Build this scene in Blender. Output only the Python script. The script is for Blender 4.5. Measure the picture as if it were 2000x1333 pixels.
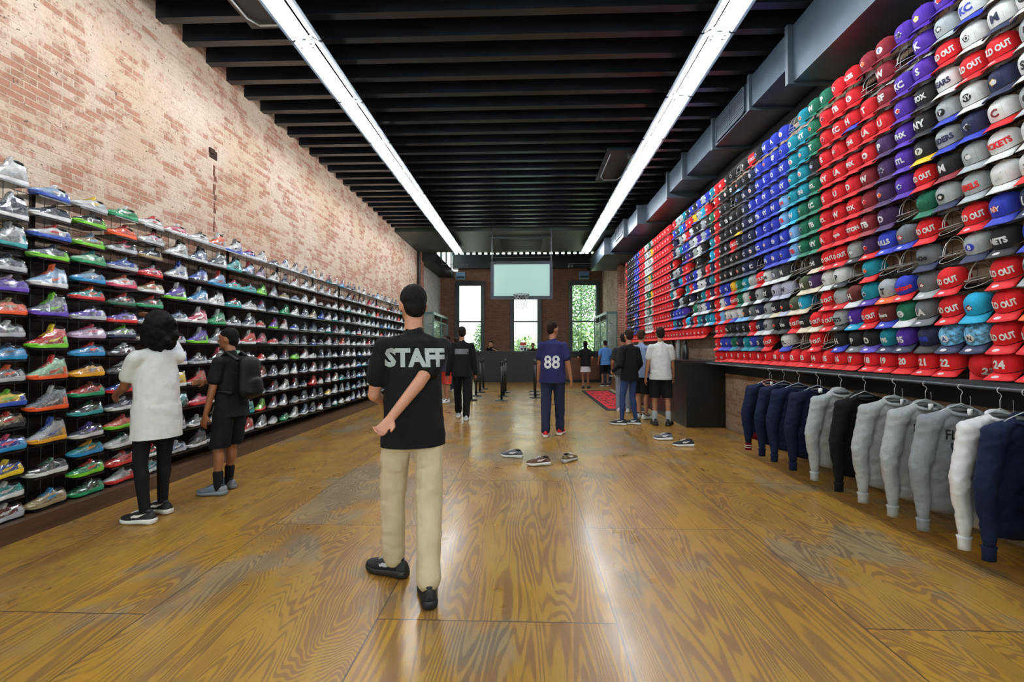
import bpy, bmesh, math, random
from mathutils import Vector, Matrix, noise
from mathutils.bvhtree import BVHTree
PI = math.pi
SC = bpy.context.scene
for _o in list(bpy.data.objects): bpy.data.objects.remove(_o)
COL = SC.collection
H = 1.39                                  # eye height

# ---------------------------------------------------------------- camera, world, exposure
cam_d = bpy.data.cameras.new('camera'); cam = bpy.data.objects.new('camera', cam_d); COL.objects.link(cam)
cam_d.sensor_width = 36; cam_d.lens = 36 * 889 / 2000; cam_d.clip_start = .05
cam.location = (0, 0, H)
cam.rotation_euler = (PI/2 + math.atan(13.5/889), 0, math.atan(30/889))
SC.camera = cam
vs = SC.view_settings
vs.view_transform = 'Standard'; vs.look = 'None'; vs.gamma = 1; vs.exposure = .92; vs.use_curve_mapping = False
world = bpy.data.worlds.new('world'); SC.world = world; world.use_nodes = True
wn = world.node_tree; wn.nodes.clear()
_bg = wn.nodes.new('ShaderNodeBackground'); _wo = wn.nodes.new('ShaderNodeOutputWorld')
_bg.inputs[0].default_value = (.86, 1, .93, 1); _bg.inputs[1].default_value = 2.4
wn.links.new(_bg.outputs[0], _wo.inputs[0])
sd = bpy.data.lights.new('sun', 'SUN'); sun = bpy.data.objects.new('sun', sd); COL.objects.link(sun)
sd.energy = 3.0; sd.angle = .02; sd.color = (1, .97, .88); sun.rotation_euler = (math.radians(48), 0, math.radians(20))
TUBE_POWER = 34.0
try:
    SC.cycles.use_denoising = True
    SC.cycles.max_bounces = 7; SC.cycles.diffuse_bounces = 4; SC.cycles.glossy_bounces = 3
    SC.cycles.transparent_max_bounces = 8
    SC.cycles.sample_clamp_indirect = 4.0
    SC.cycles.caustics_reflective = False; SC.cycles.caustics_refractive = False
except Exception: pass

# ---------------------------------------------------------------- materials
MC = {}
def lin(c):
    f = lambda u: u/12.92 if u <= .04045 else ((u+.055)/1.055)**2.4
    return tuple(f(x/255) for x in c) + (1,)
def newmat(name):
    m = bpy.data.materials.new(name); m.use_nodes = True
    nt = m.node_tree; b = nt.nodes['Principled BSDF']
    return m, nt, b
def mat(name, rgb, rough=.6, metal=0, coat=0, coat_rough=.05, bump=0, bscale=200, emit=0, var=0, vscale=8, coat_bump=0, sheen=0, spec=.5, alpha=1, trans=0):
    if name in MC: return MC[name]
    m, nt, b = newmat(name); N = nt.nodes; L = nt.links
    c = lin(rgb)
    b.inputs['Base Color'].default_value = c
    b.inputs['Roughness'].default_value = rough; b.inputs['Metallic'].default_value = metal
    b.inputs['Specular IOR Level'].default_value = spec
    if coat: b.inputs['Coat IOR'].default_value = 2.6 if coat == 1 else 1.5; b.inputs['Coat Weight'].default_value = coat; b.inputs['Coat Roughness'].default_value = coat_rough
    if trans: b.inputs['Transmission Weight'].default_value = trans
    if alpha < 1: b.inputs['Alpha'].default_value = alpha
    if emit:
        b.inputs['Emission Color'].default_value = c; b.inputs['Emission Strength'].default_value = emit
    tc = N.new('ShaderNodeTexCoord')
    n = N.new('ShaderNodeTexNoise'); n.inputs['Scale'].default_value = vscale; n.inputs['Detail'].default_value = 3
    L.new(tc.outputs['Object'], n.inputs['Vector'])
    mx = N.new('ShaderNodeMix'); mx.data_type = 'RGBA'; mx.blend_type = 'MULTIPLY'
    mx.inputs[0].default_value = 1; mx.inputs[6].default_value = c
    r = N.new('ShaderNodeMapRange'); v = var or .12
    r.inputs[1].default_value = .3; r.inputs[2].default_value = .7; r.inputs[3].default_value = 1-v; r.inputs[4].default_value = 1+v*.3
    L.new(n.outputs[0], r.inputs[0]); L.new(r.outputs[0], mx.inputs[7]); L.new(mx.outputs[2], b.inputs['Base Color'])
    if bump:
        n2 = N.new('ShaderNodeTexNoise'); n2.inputs['Scale'].default_value = bscale; n2.inputs['Detail'].default_value = 2
        L.new(tc.outputs['Object'], n2.inputs['Vector'])
        bp = N.new('ShaderNodeBump'); bp.inputs['Strength'].default_value = bump; bp.inputs['Distance'].default_value = .01
        L.new(n2.outputs[0], bp.inputs['Height']); L.new(bp.outputs[0], b.inputs['Normal'])
    if coat_bump:
        n3 = N.new('ShaderNodeTexNoise'); n3.inputs['Scale'].default_value = 30; n3.inputs['Detail'].default_value = 1.5; n3.inputs['Distortion'].default_value = 1.2
        L.new(tc.outputs['Object'], n3.inputs['Vector'])
        bp = N.new('ShaderNodeBump'); bp.inputs['Strength'].default_value = coat_bump; bp.inputs['Distance'].default_value = .12
        L.new(n3.outputs[0], bp.inputs['Height']); L.new(bp.outputs[0], b.inputs['Coat Normal'])
    MC[name] = m; return m

def nd(nt, t, **kw):
    n = nt.nodes.new(t)
    for k, v in kw.items():
        if k == 'op': n.operation = v
        elif isinstance(k, str) and k.startswith('i'): n.inputs[int(k[1:])].default_value = v
        else: setattr(n, k, v)
    return n
def mth(nt, op, a, b=None, c=None):
    n = nt.nodes.new('ShaderNodeMath'); n.operation = op
    for i, x in enumerate((a, b, c)):
        if x is None: continue
        if hasattr(x, 'links'): nt.links.new(x, n.inputs[i])
        else: n.inputs[i].default_value = x
    return n.outputs[0]
def mixc(nt, f, a, b, blend='MIX'):
    n = nt.nodes.new('ShaderNodeMix'); n.data_type = 'RGBA'; n.blend_type = blend
    for i, x in ((0, f), (6, a), (7, b)):
        if hasattr(x, 'links'): nt.links.new(x, n.inputs[i])
        else: n.inputs[i].default_value = x
    return n.outputs[2]
def noise_n(nt, vec, scale, detail=2, dist=0, rough=.5):
    n = nt.nodes.new('ShaderNodeTexNoise'); n.inputs['Scale'].default_value = scale; n.inputs['Detail'].default_value = detail
    n.inputs['Distortion'].default_value = dist; n.inputs['Roughness'].default_value = rough
    nt.links.new(vec, n.inputs['Vector']); return n.outputs[0]
def rng(nt, x, a, b, c, d, smooth=False):
    n = nt.nodes.new('ShaderNodeMapRange')
    if smooth: n.interpolation_type = 'SMOOTHSTEP'
    nt.links.new(x, n.inputs[0])
    for i, v in enumerate((a, b, c, d)): n.inputs[1+i].default_value = v
    return n.outputs[0]
def comb(nt, x, y, z):
    n = nt.nodes.new('ShaderNodeCombineXYZ')
    for i, v in enumerate((x, y, z)):
        if hasattr(v, 'links'): nt.links.new(v, n.inputs[i])
        else: n.inputs[i].default_value = v
    return n.outputs[0]
def obj_xyz(nt):
    tc = nt.nodes.new('ShaderNodeTexCoord'); s = nt.nodes.new('ShaderNodeSeparateXYZ')
    nt.links.new(tc.outputs['Object'], s.inputs[0]); return s.outputs[0], s.outputs[1], s.outputs[2], tc.outputs['Object']

def floor_mat():
    m, nt, b = newmat('varnished plywood'); x, y, z, vec = obj_xyz(nt)
    u = mth(nt, 'DIVIDE', mth(nt, 'ADD', x, .77), 1.22); ci = mth(nt, 'FLOOR', u)
    par = mth(nt, 'MODULO', mth(nt, 'ABSOLUTE', ci), 2)
    v = mth(nt, 'DIVIDE', mth(nt, 'SUBTRACT', mth(nt, 'SUBTRACT', y, 2.33), mth(nt, 'MULTIPLY', par, 1.22)), 2.45)
    ri = mth(nt, 'FLOOR', v)
    wn_ = nt.nodes.new('ShaderNodeTexWhiteNoise'); wn_.noise_dimensions = '3D'
    nt.links.new(comb(nt, ci, ri, 3.7), wn_.inputs['Vector'])
    hs = nt.nodes.new('ShaderNodeSeparateXYZ'); nt.links.new(wn_.outputs['Color'], hs.inputs[0])
    h1, h2, h3 = hs.outputs
    # rotary-cut figure: contour rings of a stretched noise field
    stretch = rng(nt, h2, .2, 1, .10, .75)
    gx = mth(nt, 'ADD', mth(nt, 'MULTIPLY', x, 1.9), mth(nt, 'MULTIPLY', h1, 40))
    gy = mth(nt, 'ADD', mth(nt, 'MULTIPLY', y, stretch), mth(nt, 'MULTIPLY', h2, 60))
    n = noise_n(nt, comb(nt, gx, gy, mth(nt, 'MULTIPLY', h3, 30)), 1.0, 2.6, .3, .52)
    fr = rng(nt, h3, 0, 1, 260, 460)
    w = mth(nt, 'SINE', mth(nt, 'MULTIPLY', n, fr))
    blot = noise_n(nt, comb(nt, mth(nt, 'MULTIPLY', x, 5), mth(nt, 'MULTIPLY', y, 1.5), h1), 1, 4, .6, .6)
    ring = rng(nt, mth(nt, 'ADD', w, mth(nt, 'MULTIPLY', mth(nt, 'SUBTRACT', blot, .5), 6.5)), -.5, .8, 0, 1, True)
    # a little fine fibre running along the sheet
    fib = noise_n(nt, comb(nt, mth(nt, 'MULTIPLY', x, 260), mth(nt, 'MULTIPLY', y, 7), 0), 1, 2)
    gold = (.45, .245, .016, 1); brown = (.25, .118, .020, 1)
    gold2 = (.33, .18, .035, 1); brown2 = (.19, .108, .036, 1)
    tone = rng(nt, h1, .25, .8, 0, 1)
    broad = rng(nt, noise_n(nt, vec, .8, 2, .2), .3, .7, 0, 1, True)
    t2 = mth(nt, 'MAXIMUM', mth(nt, 'MULTIPLY', tone, .55), mth(nt, 'MULTIPLY', broad, .8))
    ca = mixc(nt, t2, gold, gold2); cb = mixc(nt, t2, brown, brown2)
    c = mixc(nt, ring, ca, cb)
    # worn greyish areas, most of them on some of the sheets
    wear = noise_n(nt, comb(nt, mth(nt, 'MULTIPLY', x, 1.1), mth(nt, 'MULTIPLY', y, .8), 9), 1.4, 5, .4, .62)
    wf = mth(nt, 'ADD', wear, rng(nt, h2, .5, 1, -.04, .09))
    wf = rng(nt, wf, .50, .62, 0, .8, True)
    c = mixc(nt, wf, c, mixc(nt, ring, (.25, .20, .115, 1), (.13, .105, .066, 1)))
    c = mixc(nt, rng(nt, fib, .3, .7, .0, .3), c, (.12, .06, .02, 1))
    # gaps between the sheets
    fu = mth(nt, 'FRACT', u); fv = mth(nt, 'FRACT', v)
    du = mth(nt, 'MULTIPLY', mth(nt, 'MINIMUM', fu, mth(nt, 'SUBTRACT', 1, fu)), 1.22)
    dv = mth(nt, 'MULTIPLY', mth(nt, 'MINIMUM', fv, mth(nt, 'SUBTRACT', 1, fv)), 2.45)
    seam = mth(nt, 'LESS_THAN', mth(nt, 'MINIMUM', du, dv), .0038)
    c = mixc(nt, seam, c, (.05, .03, .015, 1))
    # screw heads along the edges
    nt.links.new(c, b.inputs['Base Color'])
    ro = mth(nt, 'ADD', rng(nt, noise_n(nt, vec, 2.2, 4), .3, .7, .26, .40), mth(nt, 'MULTIPLY', wf, .12))
    nt.links.new(ro, b.inputs['Roughness'])
    b.inputs['Coat Weight'].default_value = .25; b.inputs['Coat Roughness'].default_value = .17
    bp = nt.nodes.new('ShaderNodeBump'); bp.inputs['Strength'].default_value = .35; bp.inputs['Distance'].default_value = .002
    hgt = mth(nt, 'ADD', noise_n(nt, vec, 6, 3), mth(nt, 'ADD', mth(nt, 'MULTIPLY', ring, -.25), mth(nt, 'MULTIPLY', seam, -2)))
    nt.links.new(hgt, bp.inputs['Height']); nt.links.new(bp.outputs[0], b.inputs['Normal'])
    return m

def brick_mat(name, axis, c1, c2, mortar, wash=None, wash_amt=.5, dark=1.0, size=(.20, .060), rough=.9):
    m, nt, b = newmat(name); x, y, z, vec = obj_xyz(nt)
    along = y if axis == 'Y' else x
    bk = nt.nodes.new('ShaderNodeTexBrick'); bk.offset = .5
    bk.inputs['Scale'].default_value = 1; bk.inputs['Brick Width'].default_value = size[0]; bk.inputs['Row Height'].default_value = size[1]
    bk.inputs['Mortar Size'].default_value = .006; bk.inputs['Mortar Smooth'].default_value = .4; bk.inputs['Bias'].default_value = 0
    wob = noise_n(nt, vec, 9, 2); wy = mth(nt, 'ADD', z, mth(nt, 'MULTIPLY', mth(nt, 'SUBTRACT', wob, .5), .014))
    wx = mth(nt, 'ADD', along, mth(nt, 'MULTIPLY', mth(nt, 'SUBTRACT', noise_n(nt, vec, 5, 2), .5), .03))
    nt.links.new(comb(nt, wx, wy, 0), bk.inputs['Vector'])
    bk.inputs['Color1'].default_value = c1; bk.inputs['Color2'].default_value = c2; bk.inputs['Mortar'].default_value = mortar
    c = mixc(nt, rng(nt, noise_n(nt, vec, 14, 3), .35, .7, 0, .5), bk.outputs['Color'], mixc(nt, .5, c1, (.05, .02, .015, 1)))
    if wash:
        # a second, decorrelated brick-by-brick choice of how much lime is left on each brick
        bk2 = nt.nodes.new('ShaderNodeTexBrick'); bk2.offset = .5
        for k in ('Scale', 'Brick Width', 'Row Height'): bk2.inputs[k].default_value = bk.inputs[k].default_value
        bk2.inputs['Mortar Size'].default_value = 0
        nt.links.new(comb(nt, wx, wy, 0), bk2.inputs['Vector'])
        bk2.inputs['Color1'].default_value = (0, 0, 0, 1); bk2.inputs['Color2'].default_value = (1, 1, 1, 1)
        w = mth(nt, 'ADD', noise_n(nt, vec, 2.1, 8, .5, .74), mth(nt, 'MULTIPLY', mth(nt, 'SUBTRACT', bk2.outputs['Color'], .5), .26))
        w = mth(nt, 'ADD', w, mth(nt, 'MULTIPLY', mth(nt, 'SUBTRACT', noise_n(nt, vec, 38, 3), .5), .22))
        lo = .62 - wash_amt*.3
        wf = rng(nt, w, lo-.13, lo+.09, .10, .90, True)
        wc = mixc(nt, rng(nt, noise_n(nt, vec, 1.1, 3), .38, .62, 0, 1), wash[0], wash[1])
        wc = mixc(nt, mth(nt, 'MULTIPLY', rng(nt, bk2.outputs['Color'], .3, 1, 0, .5), rng(nt, noise_n(nt, vec, 7, 3), .35, .65, .3, 1)), wc, (.52, .30, .21, 1) if dark == 1.0 and axis == 'Y' and wash[0][0] > .6 else wash[2])
        wc = mixc(nt, rng(nt, noise_n(nt, vec, 55, 3, .5, .7), .45, .75, 0, .45), wc, wash[2])
        wc = mixc(nt, rng(nt, bk.outputs['Fac'], 0, 1, 0, .45 if axis == 'Y' and wash[0][0] > .55 else .2), wc, mortar)
        c = mixc(nt, wf, c, wc)
        c = mixc(nt, rng(nt, noise_n(nt, vec, 24, 2, 1.5), .66, .71, 0, .85), c, (.09, .05, .035, 1))
    nt.links.new(c, b.inputs['Base Color']); b.inputs['Roughness'].default_value = rough
    bp = nt.nodes.new('ShaderNodeBump'); bp.inputs['Strength'].default_value = .8; bp.inputs['Distance'].default_value = .012
    nt.links.new(mth(nt, 'ADD', mth(nt, 'MULTIPLY', bk.outputs['Fac'], -.7), noise_n(nt, vec, 30, 4)), bp.inputs['Height'])
    nt.links.new(bp.outputs[0], b.inputs['Normal'])
    return m
def wood_mat(name, c1, c2, rough=.4, axis=1, sc=3):
    m, nt, b = newmat(name); x, y, z, vec = obj_xyz(nt); k = [22, 22, 22]; k[axis] = 1.2
    n = noise_n(nt, comb(nt, mth(nt, 'MULTIPLY', x, k[0]), mth(nt, 'MULTIPLY', y, k[1]), mth(nt, 'MULTIPLY', z, k[2])), sc/3, 3, .6)
    nt.links.new(mixc(nt, rng(nt, n, .35, .65, 0, 1), c1, c2), b.inputs['Base Color']); b.inputs['Roughness'].default_value = rough
    return m

# ---------------------------------------------------------------- mesh builder
class MB:
    def __init__(s): s.v = []; s.f = []; s.m = []; s.mi = 0
    def add(s, vs, fs):
        o = len(s.v); s.v += [tuple(v) for v in vs]; s.f += [tuple(o+i for i in f) for f in fs]; s.m += [s.mi]*len(fs)
    def box(s, x0, x1, y0, y1, z0, z1, M=None):
        vs = [Vector((x, y, z)) for z in (z0, z1) for y in (y0, y1) for x in (x0, x1)]
        if M: vs = [M @ v for v in vs]
        s.add(vs, [(0,2,3,1),(4,5,7,6),(0,1,5,4),(1,3,7,5),(3,2,6,7),(2,0,4,6)]); return s
    def tube(s, pts, r, n=8, closed=False, caps=True):
        pts = [Vector(p) for p in pts]; rs = r if isinstance(r, (list, tuple)) else [r]*len(pts)
        vs = []; up = None
        for i, p in enumerate(pts):
            if closed: d = pts[(i+1) % len(pts)] - pts[i-1]
            else: d = pts[min(i+1, len(pts)-1)] - pts[max(i-1, 0)]
            d.normalize()
            if up is None:
                up = Vector((0,0,1)) if abs(d.z) < .9 else Vector((1,0,0))
            a = d.cross(up)
            if a.length < 1e-4: a = d.cross(Vector((0,1,0)))
            a.normalize(); b = d.cross(a).normalized(); up = -b if b.dot(up) < 0 else b
            a = d.cross(up).normalized()
            for k in range(n):
                t = 2*PI*k/n; vs.append(p + (a*math.cos(t) + up*math.sin(t))*rs[i])
        fs = []; m = len(pts)
        for i in range(m if closed else m-1):
            for k in range(n):
                j = (i+1) % m; fs.append((i*n+k, i*n+(k+1)%n, j*n+(k+1)%n, j*n+k))
        if caps and not closed:
            fs.append(tuple(range(n-1, -1, -1))); fs.append(tuple((m-1)*n+k for k in range(n)))
        s.add(vs, fs); return s
    def lathe(s, prof, n=24, c=(0,0,0), M=None):
        vs = []; fs = []
        for (r, z) in prof:
            for k in range(n):
                t = 2*PI*k/n; v = Vector((r*math.cos(t), r*math.sin(t), z))
                if M: v = M @ v
                vs.append(v + Vector(c))
        for i in range(len(prof)-1):
            for k in range(n): fs.append((i*n+k, i*n+(k+1)%n, (i+1)*n+(k+1)%n, (i+1)*n+k))
        fs.append(tuple(range(n-1, -1, -1))); fs.append(tuple((len(prof)-1)*n+k for k in range(n)))
        s.add(vs, fs); return s
    def ell(s, c, r, n=14, m=10, M=None):
        vs = []; c = Vector(c)
        for i in range(m+1):
            a = -PI/2 + PI*i/m
            for k in range(n):
                t = 2*PI*k/n; v = Vector((r[0]*math.cos(a)*math.cos(t), r[1]*math.cos(a)*math.sin(t), r[2]*math.sin(a)))
                if M: v = M @ v
                vs.append(c+v)
        fs = [(i*n+k, i*n+(k+1)%n, (i+1)*n+(k+1)%n, (i+1)*n+k) for i in range(m) for k in range(n)]
        s.add(vs, fs); return s
    def loft(s, rings, caps=True):
        n = len(rings[0]); vs = [v for r in rings for v in r]
        fs = [(i*n+k, i*n+(k+1)%n, (i+1)*n+(k+1)%n, (i+1)*n+k) for i in range(len(rings)-1) for k in range(n)]
        if caps: fs.append(tuple(range(n-1, -1, -1))); fs.append(tuple((len(rings)-1)*n+k for k in range(n)))
        s.add(vs, fs); return s
    def limb(s, p0, p1, r0, r1, lat=None, n=14):
        """tapered capsule; r may be (across, deep) pairs with lat the across direction"""
        p0 = Vector(p0); p1 = Vector(p1); d = (p1-p0); L = d.length; d.normalize()
        r0 = r0 if isinstance(r0, tuple) else (r0, r0); r1 = r1 if isinstance(r1, tuple) else (r1, r1)
        lat = Vector(lat) if lat else (Vector((1,0,0)) if abs(d.x) < .9 else Vector((0,1,0)))
        a = (lat - d*lat.dot(d)).normalized(); b = d.cross(a)
        rings = []
        def ring(c, ra, rb): rings.append([c + a*ra*math.cos(2*PI*k/n) + b*rb*math.sin(2*PI*k/n) for k in range(n)])
        for t in (-.99, -.85, -.5):
            q = math.sqrt(1-t*t); e = min(r0); ring(p0 + d*e*t, r0[0]*q, r0[1]*q)
        for t in (0, .25, .5, .75, 1): ring(p0+d*L*t, r0[0]+(r1[0]-r0[0])*t, r0[1]+(r1[1]-r0[1])*t)
        for t in (.5, .85, .99):
            q = math.sqrt(1-t*t); e = min(r1); ring(p1 + d*e*t, r1[0]*q, r1[1]*q)
        s.loft(rings); return s
    def mesh(s, name, mats, smooth=True):
        me = bpy.data.meshes.new(name); me.from_pydata(s.v, [], s.f)
        for m in (mats if isinstance(mats, (list, tuple)) else [mats]): me.materials.append(m)
        me.polygons.foreach_set('material_index', s.m)
        bm = bmesh.new(); bm.from_mesh(me); bmesh.ops.recalc_face_normals(bm, faces=bm.faces); bm.to_mesh(me); bm.free()
        me.polygons.foreach_set('use_smooth', [smooth]*len(me.polygons)); me.update()
        return me
    def build(s, name, mats, parent=None, smooth=False, loc=None, auto=True):
        me = s.mesh(name, mats, smooth)
        if smooth and auto:
            try: me.set_sharp_from_angle(angle=math.radians(50))
            except Exception: pass
        return put(name, me, parent, loc)
def put(name, me, parent=None, loc=None, rot=None):
    o = bpy.data.objects.new(name, me); COL.objects.link(o)
    if loc is not None: o.location = loc
    if rot is not None: o.rotation_euler = rot
    if parent is not None: o.parent = parent
    return o
def empty(name, loc=(0,0,0), rz=0, label=None, cat=None, group=None, rot=None):
    o = bpy.data.objects.new(name, None); COL.objects.link(o); o.location = loc; o.rotation_euler = rot or (0,0,rz); o.empty_display_size = .1
    if label: tag(o, label, cat, group)
    return o
def tag(o, label=None, cat=None, group=None, kind=None):
    if label: o['label'] = label
    if cat: o['category'] = cat
    if group: o['group'] = group
    if kind: o['kind'] = kind
    return o
def struct(name, mb, mats, smooth=False):
    o = mb.build(name, mats, None, smooth); o['kind'] = 'structure'; return o
def slot(o, i, m):
    o.material_slots[i].link = 'OBJECT'; o.material_slots[i].material = m
def remesh(mb, voxel, smooth_it=6, fac=.5, disp=0, dscale=.15, name='m', mats=None, adapt=0, cut=None, disp2=0):
    """fuse overlapping closed shells into one continuous skin"""
    me = mb.mesh(name, mats or []); o = bpy.data.objects.new('tmp', me); COL.objects.link(o)
    r = o.modifiers.new('r', 'REMESH'); r.mode = 'VOXEL'; r.voxel_size = voxel; r.adaptivity = adapt
    if smooth_it:
        sm = o.modifiers.new('s', 'SMOOTH'); sm.factor = fac; sm.iterations = smooth_it
    if disp:
        t = bpy.data.textures.get('clouds%g' % dscale) or bpy.data.textures.new('clouds%g' % dscale, 'CLOUDS'); t.noise_scale = dscale; t.noise_depth = 2
        d = o.modifiers.new('d', 'DISPLACE'); d.texture = t; d.strength = disp; d.mid_level = .5; d.texture_coords = 'LOCAL'
    if disp2:
        t = bpy.data.textures.get('folds') or bpy.data.textures.new('folds', 'CLOUDS'); t.noise_scale = .055; t.noise_depth = 1
        d = o.modifiers.new('d2', 'DISPLACE'); d.texture = t; d.strength = disp2; d.mid_level = .5; d.texture_coords = 'LOCAL'
    dg = bpy.context.evaluated_depsgraph_get(); dg.update()
    out = bpy.data.meshes.new_from_object(o.evaluated_get(dg), depsgraph=dg); out.name = name
    if cut is not None:                       # trim the cloth straight at its hem
        bm = bmesh.new(); bm.from_mesh(out)
        bmesh.ops.bisect_plane(bm, geom=bm.verts[:]+bm.edges[:]+bm.faces[:], plane_co=(0, 0, cut), plane_no=(0, 0, 1), clear_inner=True)
        bm.to_mesh(out); bm.free()
    bpy.data.objects.remove(o); bpy.data.meshes.remove(me)
    out.materials.clear()
    for m in (mats or []): out.materials.append(m)
    out.polygons.foreach_set('material_index', [0]*len(out.polygons)); out.polygons.foreach_set('use_smooth', [True]*len(out.polygons)); out.update()
    return out
TXT = {}
def text2d(s, bold=.02, seg=.12, shear=0, xs=.82):
    """glyph outlines as flat triangles, 1 unit tall, centred; edges cut shorter than seg"""
    key = (s, bold, seg, shear, xs)
    if key in TXT: return TXT[key]
    c = bpy.data.curves.new('t', 'FONT'); c.body = s; c.offset = bold; c.align_x = 'CENTER'; c.align_y = 'CENTER'; c.resolution_u = 2; c.shear = shear
    o = bpy.data.objects.new('t', c); COL.objects.link(o)
    dg = bpy.context.evaluated_depsgraph_get(); dg.update()
    me = bpy.data.meshes.new_from_object(o.evaluated_get(dg), depsgraph=dg)
    bpy.data.objects.remove(o); bpy.data.curves.remove(c)
    bm = bmesh.new(); bm.from_mesh(me); bmesh.ops.remove_doubles(bm, verts=bm.verts, dist=1e-5); bmesh.ops.triangulate(bm, faces=bm.faces)
    for _ in range(3):
        es = [e for e in bm.edges if e.calc_length() > seg]
        if not es: break
        bmesh.ops.subdivide_edges(bm, edges=es, cuts=1); bmesh.ops.triangulate(bm, faces=bm.faces)
    ys = [v.co.y for v in bm.verts]; xs_ = [v.co.x for v in bm.verts]
    cy = (min(ys)+max(ys))/2; cx = (min(xs_)+max(xs_))/2; hh = max(max(ys)-min(ys), .3)
    bm.verts.index_update()
    vs = [((v.co.x-cx)/hh*xs, (v.co.y-cy)/hh) for v in bm.verts]; fs = [tuple(v.index for v in f.verts) for f in bm.faces]
    bm.free(); bpy.data.meshes.remove(me)
    TXT[key] = (vs, fs); return TXT[key]
def shape2d(kind):
    if kind in TXT: return TXT[kind]
    rnd = random.Random(kind); n = 20; vs = [(0, 0)]; fs = []
    rings = 3
    for j in range(1, rings+1):
        for k in range(n):
            t = 2*PI*k/n
            if kind.startswith('disc'): r = .5
            elif kind.startswith('star'): r = .5 if k % 4 == 0 else .33
            else: r = .36 + .16*math.sin(3*t+len(kind)) * math.cos(2*t) + .07*math.sin(5*t+1)
            vs.append((r*math.cos(t)*j/rings, r*math.sin(t)*j/rings))
    for k in range(n): fs.append((0, 1+k, 1+(k+1) % n))
    for j in range(rings-1):
        for k in range(n):
            a = 1+j*n+k; b = 1+j*n+(k+1) % n; fs += [(a, a+n, b+n), (a, b+n, b)]
    TXT[kind] = (vs, fs); return TXT[kind]
def bvh_of(me): return BVHTree.FromPolygons([v.co.copy() for v in me.vertices], [tuple(p.vertices) for p in me.polygons])
def decal(d2, fn, bvh, lift=.0015, thick=.001):
    """drop a flat shape onto a surface: fn(u,v) -> (ray origin, ray direction)"""
    vs, fs = d2; P = []; ok = []
    for (u, v) in vs:
        o, d = fn(u, v); h = bvh.ray_cast(o, d)
        if h[0] is None: P.append(Vector(o)); ok.append(False)
        else: P.append(h[0] - d*lift); ok.append(True)
    mb = MB(); mb.add(P, [f for f in fs if all(ok[i] for i in f)]); return mb

# ---------------------------------------------------------------- the room
XL, XR = -4.05, 3.45          # brick party walls
ZJ = 4.99                     # underside of the joists
YB = 21.0                     # rear wall
M_floor = floor_mat()
M_brickL = brick_mat('limewashed brick', 'Y', (.42, .175, .115, 1), (.27, .115, .065, 1), (.60, .50, .40, 1),
                     ((.60, .47, .35, 1), (.70, .60, .50, 1), (.44, .33, .24, 1)), .44)
M_brickR = brick_mat('brown brick', 'Y', (.28, .15, .095, 1), (.20, .10, .06, 1), (.34, .27, .2, 1), ((.40, .31, .23, 1), (.33, .25, .18, 1), (.25, .18, .12, 1)), .45)
M_brickB = brick_mat('red brown brick', 'X', (.27, .125, .08, 1), (.18, .075, .05, 1), (.32, .26, .2, 1))
M_brickP = brick_mat('pier brick', 'X', (.36, .13, .08, 1), (.24, .075, .05, 1), (.55, .5, .44, 1))
M_pale = mat('flaking plaster', (222, 218, 214), .85, var=.3, vscale=5, bump=.4, bscale=30)
M_joist = mat('black joist paint', (27, 32, 40), .28, var=.4, vscale=3, bump=.25, bscale=9, spec=.5)
M_deck = mat('black ceiling boards', (20, 22, 27), .6, var=.3)
M_dark = mat('black paint', (14, 14, 15), .5, var=.3)
M_char = mat('charcoal paint', (44, 52, 60), .42, var=.25)
M_green = mat('dark green panel paint', (52, 64, 60), .45, var=.4, vscale=1.5)

m = MB(); m.box(-4.6, 4.0, -3.2, YB+.3, -.12, 0); struct('floor', m, M_floor)
m = MB(); m.box(XL-.3, XL, -3.2, 16.9, 0, 5.6); m.box(XL-.3, XL, 16.9, YB+.3, 0, 4.93); struct('wall_left', m, M_brickL)
m = MB(); m.box(XR, XR+.3, -3.2, YB+.3, 0, 5.6); struct('wall_right', m, M_brickR)
# front wall behind the viewer: shopfront opening
m = MB(); m.box(XL, XR, -3.2, -3.0, 0, .5); m.box(XL, XR, -3.2, -3.0, 3.6, 5.6)
for x0, x1 in ((XL, -3.2), (-.5, .1), (2.7, XR)): m.box(x0, x1, -3.2, -3.0, .5, 3.6)
struct('wall_front', m, M_dark)
# ceiling boards, joists
m = MB(); m.box(XL-.3, XR+.3, -3.2, 16.7, 5.21, 5.6); struct('ceiling', m, M_deck)
y = -1.45; k = 0
jm = []
while y < 13.75:
    m = MB(); m.box(XL, XR, y, y+.10, ZJ, 5.215)
    o = m.build('ceiling_joist', M_joist)
    jm.append(o); y += .389; k += 1
NJ = len(jm)
_w = ['first','second','third','fourth','fifth','sixth','seventh','eighth','ninth','tenth','eleventh','twelfth','thirteenth','fourteenth','fifteenth','sixteenth','seventeenth','eighteenth','nineteenth','twentieth']
def ordn(i):
    if i < 20: return _w[i]
    t = {2:'twenty', 3:'thirty', 4:'forty', 5:'fifty', 6:'sixty'}[(i+1)//10]
    return (t + '-' + _w[(i+1) % 10 - 1]) if (i+1) % 10 else {2:'twentieth',3:'thirtieth',4:'fortieth',5:'fiftieth'}[(i+1)//10]
for i, o in enumerate(jm):
    tag(o, 'black painted timber joist across the ceiling, %s counted from the rear' % ordn(NJ-1-i), 'joist', 'black ceiling joists')
# flat dropped soffit before the rear bay
m = MB(); m.box(XL, XR, 13.72, 16.7, 4.93, 5.27); m.box(-1.25, .75, 14.4, 14.46, 4.86, 4.93); m.box(-1.25, -.9, 14.46, 16.6, 4.88, 4.93); m.box(.5, .75, 14.46, 16.6, 4.88, 4.93)
for i in range(12): m.box(-.9, .5, 14.6+i*.16, 14.66+i*.16, 4.9, 4.93)
struct('trim_soffit', m, M_green)
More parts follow.
